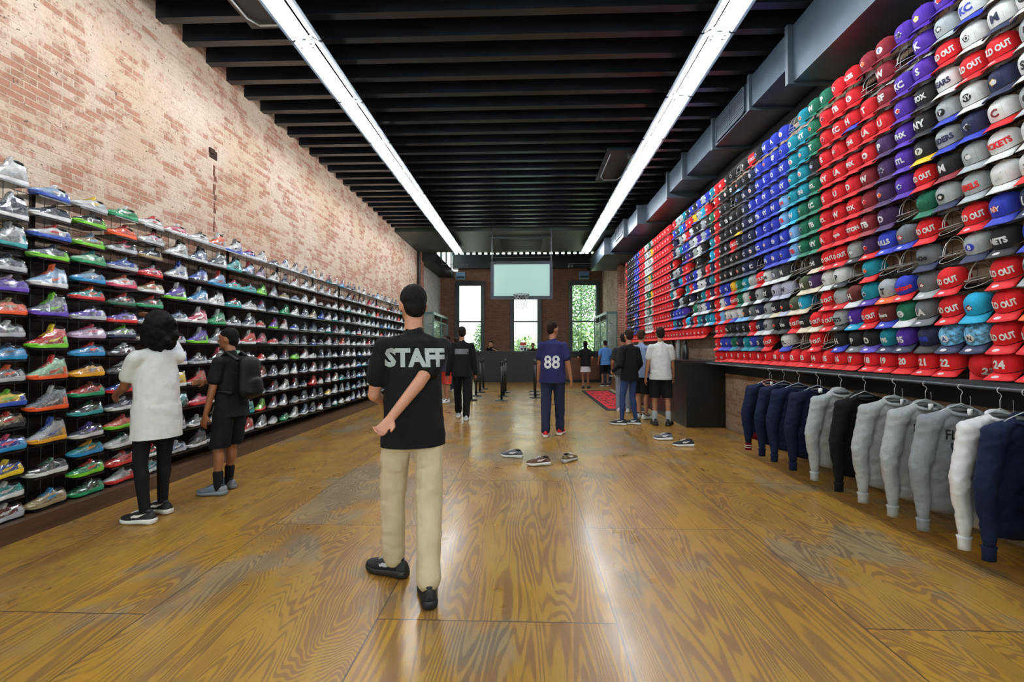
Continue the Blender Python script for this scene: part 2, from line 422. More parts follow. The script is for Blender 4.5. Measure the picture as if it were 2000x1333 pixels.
# rear bay: higher roof, steel fascia, clerestory slots, brick wall with three tall windows
m = MB(); m.box(-3.5, XR+.3, 16.7, YB+.3, 6.02, 6.2)
struct('ceiling_rear', m, M_char)
m = MB()
m.box(-3.45, XR, YB-.25, YB+.3, 5.05, 5.68); m.box(-3.45, XR, YB-.1, YB+.3, 5.86, 6.02); m.box(XL, -3.45, YB-.05, YB+.3, 4.7, 5.0)
for i in range(26):
    x = -3.43 + i*(XR+3.4)/25; m.box(x-.06, x+.06, YB-.1, YB+.1, 5.68, 5.86)
struct('trim_fascia', m, M_char)
m = MB(); m.box(XL-.3, XL+.55, 16.72, YB-.25, 4.62, 4.95); m.box(XR-.75, XR, 16.7, YB-.25, 4.9, 5.3)
m.box(XL-.3, -3.4, 16.72, 17.0, 4.95, 6.1); m.box(XR, XR+.3, 16.7, YB+.3, 5.5, 6.1)
m.box(XL, XL+.3, 16.6, 16.72, 5.27, 6.02); m.box(XL, XR, 16.62, 16.72, 5.27, 6.02)
struct('trim_beam', m, M_dark)
m = MB()
for yy in (17.0, 18.2, 19.4, 20.65): m.box(-3.52, -3.46, yy, yy+.05, 4.95, 6.02)
m.box(-3.52, -3.46, 17.0, 20.7, 4.95, 5.0); f_ = struct('window_4', m, M_char); WIN4 = f_
wins = [(-3.22, -2.10, 4.33), (-.67, .52, 4.33), (2.02, 3.20, 4.33)]
SILL = .75
m = MB(); xs = XL
for (a, b_, t) in wins:
    m.box(xs, a, YB, YB+.3, 0, 5.1 if xs > XL else 4.95); m.box(a, b_, YB, YB+.3, 0, SILL); m.box(a, b_, YB, YB+.3, t, 5.1); xs = b_
m.box(xs, XR, YB, YB+.3, 0, 5.1); struct('wall_rear', m, M_brickB)
M_glass, nt, b = newmat('window glass'); b.inputs['Base Color'].default_value = (.93, 1, .96, 1); b.inputs['Roughness'].default_value = .02
b.inputs['Transmission Weight'].default_value = 0; b.inputs['Alpha'].default_value = .13; b.inputs['Specular IOR Level'].default_value = .6
M_frame = mat('dark green window frame', (38, 50, 48), .4, var=.2)
for i, (a, b_, t) in enumerate(wins):
    m = MB(); w = .09
    m.box(a-.13, a+.02, YB-.08, YB+.05, SILL, t+.15); m.box(b_-.02, b_+.13, YB-.08, YB+.05, SILL, t+.15); m.box(a+.02, b_-.02, YB-.08, YB+.05, t, t+.15)
    m.box(a+.02, a+.06, YB+.05, YB+.12, SILL, t); m.box(b_-.06, b_-.02, YB+.05, YB+.12, SILL, t)
    m.box(a+.06, b_-.06, YB+.05, YB+.12, t-.05, t); m.box(a+.06, b_-.06, YB+.04, YB+.12, 2.58, 2.64); m.box(a-.1, b_+.1, YB-.12, YB+.12, SILL-.06, SILL)
    f = struct('window_%d' % (i+1), m, M_frame)
    g = MB(); g.box(a+.06, b_-.06, YB+.08, YB+.086, SILL, t-.05); g.build('window_pane', M_glass, f)
g = MB(); g.box(-3.495, -3.488, 17.0, 20.7, 4.98, 6.02); g.build('window_pane', M_glass, WIN4)
# piers where the front room meets the rear bay
m = MB(); m.box(XL, XL+.14, 16.6, 17.05, 0, 5.0); struct('trim_pier_left', m, M_brickP)
m = MB(); m.box(XR-.16, XR, 16.35, 16.75, 0, 4.9); struct('trim_pier_right', m, M_brickP)
m = MB(); m.tube([(XL+.09, 16.5, 2.3), (XL+.09, 16.5, 5.0)], .05, 10)
tag(m.build('vertical_pipe', M_dark, smooth=True), 'black vertical pipe on the left brick wall beside the far pier', 'pipe')
m = MB(); m.box(XL, XL+.012, 17.05, YB-.01, 0, 5.0); struct('trim_plaster_left', m, M_pale)
m = MB(); m.box(XR-.012, XR, 16.75, YB-.01, 0, 4.9); struct('trim_plaster_right', m, brick_mat('stained brick', 'Y', (.42, .26, .16, 1), (.34, .2, .12, 1), (.4, .33, .24, 1), ((.62, .56, .48, 1), (.5, .42, .32, 1), (.4, .32, .24, 1)), .5))
# black band along the right wall above the caps
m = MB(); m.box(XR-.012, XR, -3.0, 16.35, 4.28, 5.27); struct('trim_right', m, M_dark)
# low plinth under the shoe display
m = MB(); m.box(XL+.002, -3.66, -2.9, 16.3, 0, .13); struct('baseboard_left', m, wood_mat('dark stained plinth', (.05, .025, .015, 1), (.09, .045, .025, 1), .35))
# small hollows and a scar in the left wall
M_hole = mat('hollow shadow brick', (58, 30, 22), .95, var=.5)
for (y_, z_, a, b_, nm) in ((5.73, 3.87, .10, .07, 'missing brick hollow with dark red edges high on the left wall'), (5.15, 3.85, .0, .0, '')):
    if not a: continue
    m = MB(); m.box(XL, XL+.006, y_-a, y_+a*.4, z_-b_*.6, z_+b_); m.box(XL, XL+.02, y_-a*1.1, y_-a*.2, z_+b_*.2, z_+b_*1.1)
    struct('trim_hollow', m, M_hole)
m = MB(); rr = random.Random(4); z_ = 3.75
while z_ > 2.95:
    m.box(XL, XL+.004, 5.712+rr.uniform(-.015, .015), 5.742+rr.uniform(-.01, .03), z_-.066, z_); z_ -= .066 if rr.random() < .75 else .11
struct('trim_crack', m, mat('brown scar', (112, 72, 56), .95, var=.5, vscale=20))

# ---------------------------------------------------------------- fluorescent rows
M_house = mat('grey enamel housing', (66, 76, 86), .35, var=.1)
M_refl = mat('white reflector enamel', (236, 240, 244), .3, var=.03)
M_tube, nt, b = newmat('lit fluorescent tube'); b.inputs['Emission Color'].default_value = (.93, .97, 1, 1); b.inputs['Emission Strength'].default_value = TUBE_POWER; b.inputs['Base Color'].default_value = (1, 1, 1, 1)
M_cap = mat('lamp holder plastic', (200, 200, 205), .5)
def light_meshes():
    L = 1.215; out = {}
    m = MB(); m.box(-.05, .05, 0, L, .06, .15)
    for s in (-1, 1):
        m.add([(s*.05, 0, .10), (s*.05, L, .10), (s*.145, L, .038), (s*.145, 0, .038), (s*.15, 0, .044), (s*.15, L, .044), (s*.056, L, .11), (s*.056, 0, .11)],
              [(3,2,5,4), (4,5,6,7), (0,1,6,7)])
    for s in (-1, 1): m.box(s*.143 if s > 0 else -.178, .178 if s > 0 else -.143, 0, L, .036, .042)
    out['housing'] = m.mesh('housing', M_house, False)
    m = MB(); 
    for s in (-1, 1): m.add([(s*.05, 0, .098), (s*.05, L, .098), (s*.143, L, .036), (s*.143, 0, .036)], [(0,1,2,3)])
    m.add([(-.05, 0, .058), (-.05, L, .058), (.05, L, .058), (.05, 0, .058), (-.05, 0, .108), (-.05, L, .108), (.05, L, .108), (.05, 0, .108)], [(0,1,2,3), (0,1,5,4), (2,3,7,6)])
    out['reflector'] = m.mesh('reflector', M_refl, False)
    m = MB(); m.tube([(-.062, .03, .008), (-.062, L-.03, .008)], .019, 10); out['tubeL'] = m.mesh('tube', M_tube)
    m = MB(); m.tube([(.062, .03, .008), (.062, L-.03, .008)], .019, 10); out['tubeR'] = m.mesh('tube', M_tube)
    m = MB()
    for s in (-1, 1):
        for yy in (.004, L-.03): m.box(s*.062-.014, s*.062+.014, yy, yy+.026, .0, .075)
    m = MB(); m.box(-.014, .014, 0, .026, -.014, .075); out['holder'] = m.mesh('lamp_holder', M_cap, False)
    m = MB()
    m.tube([(0, 0, .15), (0, 0, .25)], .006, 6)
    out['hanger'] = m.mesh('hanger_rod', M_dark, False)
    return out
LM = light_meshes()
ZL = 4.735
for X, nm, y0, n in ((-2.435, 'left', -1.32, 14), (2.045, 'right', -1.3, 14)):
    for i in range(n):
        e = empty('fluorescent_light', (X, y0+i*1.245, ZL), 0, 'suspended twin tube fluorescent light, %s from the rear in the %s row' % (ordn(n-1-i), nm), 'ceiling light', 'fluorescent lights of the two long rows')
        for k_, part in (('housing', 'housing'), ('reflector', 'reflector'), ('tubeL', 'tube'), ('tubeR', 'tube')):
            put(part, LM[k_], e)
        for s_ in (-.062, .062):
            for q_ in (.004, 1.185): put('lamp_holder', LM['holder'], e, (s_, q_, 0))
        for q_ in (.2, 1.015): put('hanger_rod', LM['hanger'], e, (0, q_, 0))
# ---------------------------------------------------------------- air duct on the right
M_duct = mat('grey painted sheet metal', (60, 72, 84), .42, metal=.3, var=.35, vscale=2.5, bump=.15, bscale=5)
M_ductd = mat('duct seam paint', (50, 60, 70), .5)
M_grille = mat('duct grille', (30, 36, 42), .5)
duct = empty('air_duct', (2.9, 3, 4.5), 0, 'grey sheet metal air duct stepping down under the ceiling above the caps', 'duct')
def dpart(name, x0, x1, y0, y1, z0, z1, mt=M_duct):
    mb = MB(); mb.box(x0, x1, y0, y1, z0, z1); o = mb.build(name, mt, duct); o.matrix_parent_inverse = Matrix.Translation((-2.9, -3, -4.5)); return o
dpart('duct_section', 2.93, 3.43, -2.9, 5.07, 4.32, 4.95)
dpart('duct_section', 2.9, 3.43, 5.12, 5.95, 4.51, 4.91)
dpart('duct_section', 2.9, 3.43, 6.0, 7.1, 4.50, 4.89)
dpart('duct_section', 2.9, 3.43, 7.15, 8.35, 4.53, 4.93)
dpart('duct_section', 2.85, 3.43, 8.4, 9.2, 4.50, 4.90)
dpart('duct_section', 2.85, 3.43, 9.25, 11.0, 4.42, 4.80)
dpart('duct_section', 2.68, 3.43, 11.05, 12.3, 4.40, 4.80)
dpart('duct_section', 2.62, 3.43, 12.35, 14.4, 4.42, 4.84)
dpart('duct_section', 2.45, 3.43, 14.45, 17.6, 4.36, 4.83)
for y_, x_, z0, z1 in ((5.095, 2.87, 4.3, 4.96), (5.97, 2.87, 4.47, 4.94), (7.12, 2.86, 4.46, 4.95), (8.37, 2.82, 4.46, 4.96), (9.22, 2.8, 4.4, 4.93), (11.02, 2.64, 4.37, 4.83), (12.32, 2.58, 4.37, 4.87), (14.42, 2.42, 4.33, 4.87)):
    dpart('seam_flange', x_, 3.44, y_-.028, y_+.028, z0, z1, M_ductd)
for (y0, y1, x_) in ((6.1, 7.0, 2.9), (12.5, 13.5, 2.62)):
    dpart('air_grille', x_-.014, x_, y0, y1, 4.53, 4.87, M_grille)
    mb = MB()
    for k in range(9): mb.box(x_-.022, x_-.014, y0+.03, y1-.03, 4.55+k*.035, 4.562+k*.035)
    for yy in (y0, (y0+y1)/2-.01, y1-.02): mb.box(x_-.026, x_-.014, yy, yy+.02, 4.52, 4.88)
    mb.box(x_-.026, x_-.014, y0, y1, 4.86, 4.88); mb.box(x_-.026, x_-.014, y0, y1, 4.52, 4.54)
    o = mb.build('grille_louvre', M_duct, duct); o.matrix_parent_inverse = Matrix.Translation((-2.9, -3, -4.5))
# ceiling gear by the light rows
def panel_unit(x, y, sx, sy, label, z=4.93):
    e = empty('ceiling_speaker_panel', (x, y, z), 0, label, 'ceiling panel')
    mb = MB(); mb.box(-sx/2, sx/2, -sy/2, sy/2, 0, .05); mb.build('panel', M_char, e)
    mb = MB(); s = sx*.38
    mb.tube([(-s, -sy*.42, -.02), (-s, sy*.3, -.02), (-s*.6, sy*.42, -.02), (s*.7, sy*.42, -.02), (s, sy*.3, -.02), (s, -sy*.42, -.02)], .011, 6)
    mb.tube([(-s, -sy*.2, -.02), (-s, -sy*.2, .02)], .008, 6); mb.tube([(s, -sy*.2, -.02), (s, -sy*.2, .02)], .008, 6)
    mb.build('conduit', mat('bright conduit', (190, 200, 205), .3, metal=.8), e)
panel_unit(-2.8, 4.42, .5, .95, 'dark ceiling panel with bright conduit loop beside the left light row')
panel_unit(1.72, 8.9, .55, 1.5, 'grey ceiling panel with bright conduit loop beside the right light row', 4.925)

# ---------------------------------------------------------------- colours for merchandise
FAB = {'x':(120,196,240),'R':(206,14,26),'r':(196,16,30),'K':(17,18,22),'k':(42,44,48),'N':(24,32,66),'B':(36,52,170),'A':(30,124,214),'L':(122,176,228),'T':(0,128,148),'C':(16,158,200),
       'G':(0,98,72),'P':(70,34,150),'p':(58,32,78),'M':(122,18,38),'m':(92,26,28),'W':(214,218,220),'g':(160,168,172),'h':(96,102,108),'Y':(236,190,40),'O':(240,100,40),
       'o':(70,76,58),'c':(214,204,182),'V':(92,74,178),'S':(176,178,200)}
FABN = {'x':'marbled bright blue','R':'red','r':'red','K':'black','k':'charcoal','N':'navy','B':'blue','A':'bright blue','L':'sky blue','T':'teal','C':'cyan','G':'green','P':'purple','p':'plum','M':'maroon','m':'brown',
        'W':'white','g':'light grey','h':'dark grey','Y':'yellow','O':'orange','o':'olive','c':'cream','V':'violet','S':'pale lilac'}
def fab(c): return mat('wool twill '+c, FAB[c], .82, sheen=.25, var=.12 if c != 'x' else .85, vscale=30 if c != 'x' else 40, bump=.12, bscale=500)
def brimf(c): return mat('brim cloth '+c, FAB[c], .6, var=.08, vscale=30)
def emb(c): return mat('embroidery '+c, FAB[c], .6, var=.05)

# ---------------------------------------------------------------- caps
def crown_r(z):            # half-size factor of the crown at height z (0..1)
    return max(0, 1-abs(z)**3.3)**(1/2.5)
def crown_pt(t, zf, g=0):
    s = crown_r(zf); ca, sa = math.cos(t), math.sin(t)
    a, b_ = .098+g, .084+g
    x = -a*s*abs(ca)**.94*(1 if ca > 0 else -1); y_ = b_*s*abs(sa)**.94*(1 if sa > 0 else -1)
    x -= .010*(1-zf)*max(ca, 0)                      # steep front panel
    x += .012*zf*(1 if ca < 0 else 0)*ca
    return Vector((x, y_, .126*zf*(1 if ca > 0 else 1-.10*abs(ca)) + (.0)))
def cap_meshes(nseg=24, nz=8, seams=True):
    mb = MB(); rings = []
    for j in range(nz+1):
        zf = math.sin(PI/2*j/nz*.985); rings.append([crown_pt(2*PI*k/nseg, zf) for k in range(nseg)])
    mb.loft(rings, caps=False); mb.add([crown_pt(2*PI*k/nseg, 0, -.003)+Vector((0,0,.004)) for k in range(nseg)], [tuple(range(nseg))])
    mb.add([(rings[-1][k]) for k in range(nseg)], [tuple(range(nseg))])
    if seams:
        for k in range(6):
            t = 2*PI*(k+.5)/6; t = t if k else t
            mb.tube([crown_pt(t, math.sin(PI/2*j/8), .0008) for j in range(0, 9)], .0014, 4, caps=False)
    crown = mb
    bb = MB(); n = 12; top = []; 
    for k in range(n+1):
        t = -1.30 + 2.6*k/n; inner = crown_pt(t, .01, -.002)
        e = math.cos(t*PI/2/1.45)
        outer = Vector((-.100-.086*max(e, 0)**.62, .090*math.sin(t)*1.02, 0))
        for q in (0, .35, .7, 1):
            p = inner.lerp(outer, q); p.z = -.004 - .016*abs(math.sin(t))**2.4*(.3+.7*q) - .018*q; top.append(p)
    fs = [(k*4+q, k*4+q+1, (k+1)*4+q+1, (k+1)*4+q) for k in range(n) for q in range(3)]
    N_ = len(top); vs = top + [p-Vector((0,0,.0042)) for p in top]; f2 = list(fs) + [tuple(i+N_ for i in reversed(f)) for f in fs]
    for k in range(n): f2.append((k*4+3, k*4+3+N_, (k+1)*4+3+N_, (k+1)*4+3))
    f2 += [(0,1,1+N_,N_),(1,2,2+N_,1+N_),(2,3,3+N_,2+N_)]; b4 = n*4; f2 += [(b4+i, b4+i+N_, b4+i+1+N_, b4+i+1) for i in range(3)]
    bb.add(vs, f2)
    return crown, bb
_c, _b = cap_meshes(); ME_crown = _c.mesh('crown', [fab('R')]); ME_brim = _b.mesh('brim', [brimf('R')])
_bt = MB(); _bt.ell((0.0, 0, .1265), (.008, .008, .005), 8, 4); ME_button = _bt.mesh('button', [fab('R')])
_st = MB()
def brim_sticker():
    bv = bvh_of(ME_brim); d2 = shape2d('disc'); vs, fs = d2
    return decal(([(u*.045, v*.028) for u, v in vs], fs), lambda u, v: (Vector((-.148+v, .004+u, .1)), Vector((0,0,-1))), bv, .0008)
CARD = ['zero','one','two','three','four','five','six','seven','eight','nine','ten','eleven','twelve','thirteen','fourteen','fifteen','sixteen','seventeen','eighteen','nineteen','twenty','twenty-one','twenty-two','twenty-three','twenty-four']
ME_stick = brim_sticker().mesh('brim_sticker', [mat('sticker foil', (222, 220, 224), .25)])
BV_crown = bvh_of(ME_crown)
CE = {}
def cap_emblem(s, hgt=.042, arc=None, zc=.056):
    """embroidered mark wrapped round the front of the crown; s is lettering or 'disc', 'star', 'blob' with a size"""
    key = (s, hgt)
    if key in CE: return CE[key]
    two = s.split('|')
    base = two[0]
    d2 = shape2d(base) if base[:4] in ('disc', 'star', 'blob') else text2d(base, .052 if len(base) > 2 else .045, .22, xs=.72 if len(base) > 2 else .84)
    h = hgt*(1.0 if base[:4] in ('disc', 'star', 'blob') else .9)
    maxw = max(abs(v[0]) for v in d2[0])*2*h; k = min(1, (.176)/maxw) if maxw else 1
    def fn(u, v, h=h, k=k):
        a = u*h*k/.092; z = zc+v*h
        o = Vector((-math.cos(a)*.3, -math.sin(a)*.3, z)); d = Vector((math.cos(a), math.sin(a), 0)); return o, d
    mb = decal(d2, fn, BV_crown, .0028)
    if len(two) > 1:
        mb.mi = 1; d3 = shape2d(two[1]) if two[1][:4] in ('disc', 'star', 'blob') else text2d(two[1], .03, .25)
        sub = decal(([(u*.62, v*.62) for u, v in d3[0]], d3[1]), fn, BV_crown, .0040); mb.add(sub.v, sub.f)
    CE[key] = mb.mesh('emblem', [emb('W'), emb('K')]); return CE[key]

# every row from the numbered one up, first character = the cap by the photo's right edge (25 columns)
CROWN = [
 'RRRRRRRRRRRRRRRRRRRRRRRRR',
 'RRxxNPTKKKwRwwW.RNBTNGBBR',
 'ORCRhGmRPgRRKRKKgNrKKKKRR',
 'gRwRhBgTmgRwCoKKgNhkWWWLR',
 'BKgwhwwTwWWpowSSKgKWGRBWR',
 'NBRwRhBpgRRKwwkhWRgTGYBBR',
 'WWggGwpMrrrGGLBBBwNNKKKKr',
 'WWgKRPpMrrrGGLBBBBNNKKKKr',
 'gWNgKPpMrrrGGCLBBBNNKRKKr',
 'WNWgKPprrrrGTTLBBBNNKKKKr',
 'gRRWKPrrrrrKTTBBBBBNKKKKr',
 'WWWRPPMrrrrGTTBBBBNNKwKKr',
 'WWWgPwMwrrrGTTBBBBNKKKKKr',
 'PWPPPPMMrrGGTwBBBKRKwKKRr',
]
BRIM = {1: {3:'N',2:'N',4:'K',5:'N',6:'N',7:'V',8:'h',9:'B',14:'B',18:'T',21:'T'}, 2: {0:'O',5:'W',6:'B',8:'C',9:'K',11:'c',12:'c',16:'W',17:'W'},
        3: {0:'g',4:'g',5:'R',6:'O',7:'P',8:'W',9:'R',12:'c',13:'c',14:'S',15:'c',17:'W',19:'L',20:'L',21:'B',22:'R'},
        4: {0:'B',2:'N',4:'N',7:'R',9:'K',10:'W',11:'c',12:'c',17:'W',18:'K',21:'R',22:'O'}, 5: {1:'B',5:'B',7:'R',8:'K',11:'c',14:'W',15:'W',21:'R'},
        6: {1:'W',3:'N',4:'G',0:'R'}, 7: {0:'W',3:'M'}, 8: {1:'R',2:'B',3:'B',4:'Y'}, 9: {1:'N',3:'B',20:'Y'}, 10: {0:'W'}, 11: {1:'N',8:'B'}, 12: {2:'B',20:'L'}, 13: {0:'B'}}
TEAM = ['P','T','NY','disc|C','A','blob1|star','S','D','disc|B','blob2|disc','LA','blob3|O','W','C','star|disc','STL','H','blob4|star','M','KC','SF','disc|star','U','TB','PHX','CHI']
EMB_SPEC = {(1,2):'disc|N',(1,3):'disc|A',(1,4):'498',(1,5):'95',(1,6):'195',(2,2):'blob1|star',(2,4):'LA',(2,5):'disc|C',(2,6):'Spurs',(2,9):'NETS',(2,12):'JETS',(2,13):'bulls',(2,14):'Kicks',(2,17):'EAST',
 (3,4):'blob3|star',(3,5):'Americans',(3,9):'blob2|O',(4,1):'NETS',(4,2):'disc|B',(4,4):'oOo',(4,7):'blob4|disc',(5,1):'blob2|NY',(5,5):'blob1|star',(5,6):'BULLS',(6,1):'M',(6,2):'REBELS',(6,3):'disc|star',(6,4):'OILERS',
 (7,1):'ROCKETS',(7,2):'blob4|disc',(7,3):'M',(8,1):'C',(8,2):'blob2|disc',(8,3):'RAIDERS',(8,4):'disc|P',(9,1):'blob3|disc',(9,2):'disc|NY',(9,3):'disc|P',(9,4):'NY',(10,1):'disc|B',(10,3):'BEARS',(10,4):'SOX',(11,1):'M',(11,2):'blob1|O',(11,4):'S',
 (12,2):'KC',(12,3):'blob2|star',(12,4):'K',(13,4):'blob3|O',(13,5):'star|disc',(13,6):'disc|P',(13,7):'blob1|disc',(13,8):'ACES',(6,8):'BOSTON',(7,8):'SOX',(6,9):'angels',(5,4):'BULLS'}
EMB_COL = {(7,1):'R',(8,1):'M',(6,2):'R',(6,4):'G',(8,3):'N',(10,3):'N',(12,2):'B',(4,2):'B',(5,1):'O',(1,4):'B',(9,1):'Y',(13,4):'Y',(4,4):'K',(6,1):'W',(11,1):'N',(3,4):'M',(2,2):'M',(5,5):'R',(3,5):'R'}
XC = 3.255; ZROW = lambda r: 1.246 + .2155*r; YCOL = lambda k: 3.155 + .1985*(k-1)
cap_list = []
rnd = random.Random(11)
for r, row in enumerate(CROWN):
    for k, ch in enumerate(row): cap_list.append((YCOL(k), r, k, ch))
# the far section, from about eight metres on
for r in range(2, 14):
    for k in range(25, 60):
        if k < 37:
            ch = rnd.choice('RrKKNBBWWggCTGPYkRNKBg' if r > 3 else 'RNBCTCKgRW'); 
            if rnd.random() < .16: ch = '.'
        elif k < 44: ch = 'R'
        elif k < 48: ch = rnd.choice('WWggGYW') if r > 3 else rnd.choice('WgW')
        elif k < 51: ch = 'r'
        elif k < 54: ch = 'B' if rnd.random() < .75 else 'N'
        elif k < 59: ch = 'K'
        else: ch = 'R'
        if r == 2: ch = 'R' if k not in (25, 26) else '.'
        cap_list.append((YCOL(k), r, k, ch))
cap_list.sort(key=lambda c: (c[0], c[1]))
rack = empty('cap_rack', (3.42, 3, 1.2), 0, 'tall black wire rack with steel holders covering the right wall', 'rack')
def rpart(mb, name, mt, smooth=False):
    o = mb.build(name, mt, rack, smooth); o.matrix_parent_inverse = Matrix.Translation((-3.42, -3, -1.2)); return o
M_rail = mat('black rack rail', (20, 21, 23), .4)
M_strip = mat('clear price channel', (150, 156, 160), .25)
M_wire = mat('bright steel wire', (206, 208, 210), .35, metal=.25)
for r in range(14):
    z = ZROW(r)-.045; y0 = 2.3 ; y1 = 14.9 if r > 1 else 7.95
    mb = MB(); mb.box(3.30, 3.325, y0, y1, z, z+.022); mb.box(3.41, 3.43, y0, y1, z-.01, z+.01)
    yy = y0+.1
    while yy < y1: mb.box(3.325, 3.42, yy, yy+.012, z, z+.012); yy += .5
    rpart(mb, 'rail', M_rail)
    if r >= 10:
        mb = MB(); mb.box(3.288, 3.30, y0, y1, z-.004, z+.018); rpart(mb, 'price_channel', M_strip)
mb = MB(); yy = 2.35
while yy < 14.9: mb.box(3.425, 3.445, yy, yy+.02, 1.18 if yy < 8 else 1.64, 4.2); yy += .79
rpart(mb, 'upright', M_rail)
mb = MB(); yy = 2.4
while yy < 8: mb.tube([(3.44, yy, 1.18), (3.44, yy, 4.2)], .003, 4); yy += .0993
rpart(mb, 'wire_grid', M_rail)
groups_n = [0]; rest = MB(); restc = {}
tilt = math.radians(-31)
sold_cache = {}
def oppo(ch): return {'W':'K','g':'K','S':'K','L':'R','Y':'K','C':'W','c':'K'}.get(ch, 'W')
n_ind = 0
REST_CODES = list(FAB.keys())
for (y_, r, k, ch) in cap_list:
    if ch == '.' : continue
    z = ZROW(r); h = random.Random(r*97+k)
    if ch == 'w':
        mb = MB()
        for q, (rx, zz) in enumerate(((.085, 0), (.085, -.02))):
            mb.tube([(3.24-rx*1.05*math.cos(t*PI/9), y_+rx*math.sin(t*PI/9), z+zz+.004-(.03 if q else .0)*max(0, math.cos(t*PI/9))-.03*math.cos(t*PI/9)) for t in range(18)], .0022, 5, closed=True)
        mb.tube([(3.24-.09*math.cos(t*PI/8), y_, z-.02+.13*math.sin(t*PI/8)) for t in range(9)], .0022, 5)
        mb.tube([(3.24, y_-.085*math.cos(t*PI/8), z-.0+.13*math.sin(t*PI/8)) for t in range(9)], .0022, 5)
        mb.tube([(3.30, y_, z-.03), (3.42, y_, z-.03)], .003, 5)
        rpart(mb, 'cap_holder', M_wire, True); continue
    jx, jy, jr = h.uniform(-.006, .006), h.uniform(-.008, .008), h.uniform(-.07, .07)
    if n_ind < 300:
        brim = BRIM.get(r, {}).get(k, 'R' if ch in 'Rr' else ch); em = None; ec = oppo(ch); ec2 = 'K'
        rot = (0, tilt + (.20 if r == 0 else 0), .10+jr)
        if r == 0:
            num = 25-k; em = str(num) if 0 < num < 25 else None
            if k == 2: rot = (0, tilt-.25, .95); em = '23'
            zo = .012
            lab = 'red cap with the white number %s in the bottom row of caps' % CARD[int(em)] if em else ''
            if k == 0: lab = 'plain red cap at the photo\'s right edge of the numbered bottom row'
        else:
            zo = 0
            if ch == 'R': em = 'SOLD OUT'
            else: em = EMB_SPEC.get((r, k)) or h.choice(TEAM)
            ec = EMB_COL.get((r, k), ec); ec2 = h.choice('RKNBO') if ec in 'W' else 'W'
            if ch == 'r' : ec2 = 'M'
            if ec2 == ec: ec2 = 'K'
            desc = FABN[ch] + (' cap lettered SOLD OUT' if ch == 'R' else (' cap lettered ' + em.upper() if not (em[:4] in ('disc','star','blob') or len(em) < 3) else ' cap with ' + ('monogram' if len(em) < 3 else 'round badge' if em[:4] == 'disc' else 'small crest')))
            if brim != ch and not (ch == 'r' and brim == 'R'): desc += (' and ' if 'lettered' not in desc and 'SOLD' not in desc else ', ') + FABN[brim] + ' brim'
            lab = '%s, %s row up, %s from right' % (desc, ordn(r), ordn(k))
        e = empty('cap', (XC+jx, y_+jy, z+zo), 0, lab, 'cap', 'caps on the right wall rack', rot=rot)
        o = put('crown', ME_crown, e); slot(o, 0, fab(ch))
        o = put('brim', ME_brim, e); slot(o, 0, brimf(brim))
        if em:
            o = put('lettering' if em[:4] not in ('disc','star','blob') else 'emblem', cap_emblem(em, .062 if len(em) < 3 else .054 if em[:4] in ('disc','star','blob') else .05), e); slot(o, 0, emb(ec)); slot(o, 1, emb(ec2))
        if y_ < 5.2:
            o = put('button', ME_button, e); slot(o, 0, fab(ch))
            if (r > 0 and r < 6 and h.random() < .75) or (r == 0 and k == 4) or ch == 'R' and h.random() < .7: put('brim_sticker', ME_stick, e)
        n_ind += 1
    else:
        restc.setdefault(ch, []).append((y_+jy, z, r, k, jr))
# the rest of the caps: one object
_c2, _b2 = cap_meshes(14, 4, False); em2 = cap_emblem('disc', .04)
em2v = [v.co.copy() for v in em2.vertices]; em2f = [tuple(p.vertices) for p in em2.polygons]
tx = decal(text2d('OUT', .05, 9), lambda u, v: (Vector((-.3, -u*.035, .046+v*.035)), Vector((1,0,0))), BV_crown, .003)
mats_rest = []; midx = {}
def ri(m_):
    if m_.name not in midx: midx[m_.name] = len(mats_rest); mats_rest.append(m_)
    return midx[m_.name]
for ch, lst in restc.items():
    for (y_, z, r, k, jr) in lst:
        T = Matrix.Translation((XC, y_, z)) @ Matrix.Rotation(.1+jr, 4, 'Z') @ Matrix.Rotation(tilt, 4, 'Y')
        rest.mi = ri(fab(ch)); rest.add([T @ Vector(v) for v in _c2.v], _c2.f)
        bc = ch if random.Random(k*r).random() < .8 else random.Random(k+r).choice('KRNBW')
        rest.mi = ri(brimf(bc if ch not in 'Rr' else 'R')); rest.add([T @ Vector(v) for v in _b2.v], _b2.f)
        rest.mi = ri(emb(oppo(ch)))
        if ch == 'R': rest.add([T @ Vector(v) for v in tx.v], tx.f)
        else: rest.add([T @ (v*1.0) for v in em2v], em2f)
o = rest.build('cap_wall', mats_rest, None, True, auto=False)
tag(o, 'dense rows of mixed caps on the far half of the right wall', 'caps', None, 'stuff')

# ---------------------------------------------------------------- ledge, counter
M_ledge = mat('grey steel ledge', (70, 74, 80), .35, metal=.4)
e = empty('wall_ledge', (3.3, 5, 1.14), 0, 'long dark grey ledge with a hanging rail under the numbered caps', 'shelf')
mb = MB(); mb.box(-.14, .145, -3.2, 3.0, -.005, .025); mb.build('shelf_board', mat('dark ledge top', (52, 54, 58), .35), e)
mb = MB(); mb.box(-.2, -.185, -3.2, 3.0, -.016, .022); mb.build('front_bar', M_ledge, e)
mb = MB(); mb.tube([(-.2, -3.2, -.02), (-.2, 3.0, -.02)], .012, 8); mb.build('hanging_rail', M_ledge, e, True)
mb = MB(); yy = -3.1
while yy < 3: mb.box(-.19, .14, yy, yy+.02, -.03, -.005); yy += 1.0
mb.build('bracket', M_ledge, e)
mb = MB(); mb.box(.115, .145, -3.2, 3.0, -.19, -.03); mb.build('apron', M_dark, e)
M_blk = mat('black laminate', (13, 13, 15), .38, var=.2)
e = empty('service_counter', (3.1, 9.5, 0), 0, 'long black counter against the right wall behind the standing shoppers', 'counter')
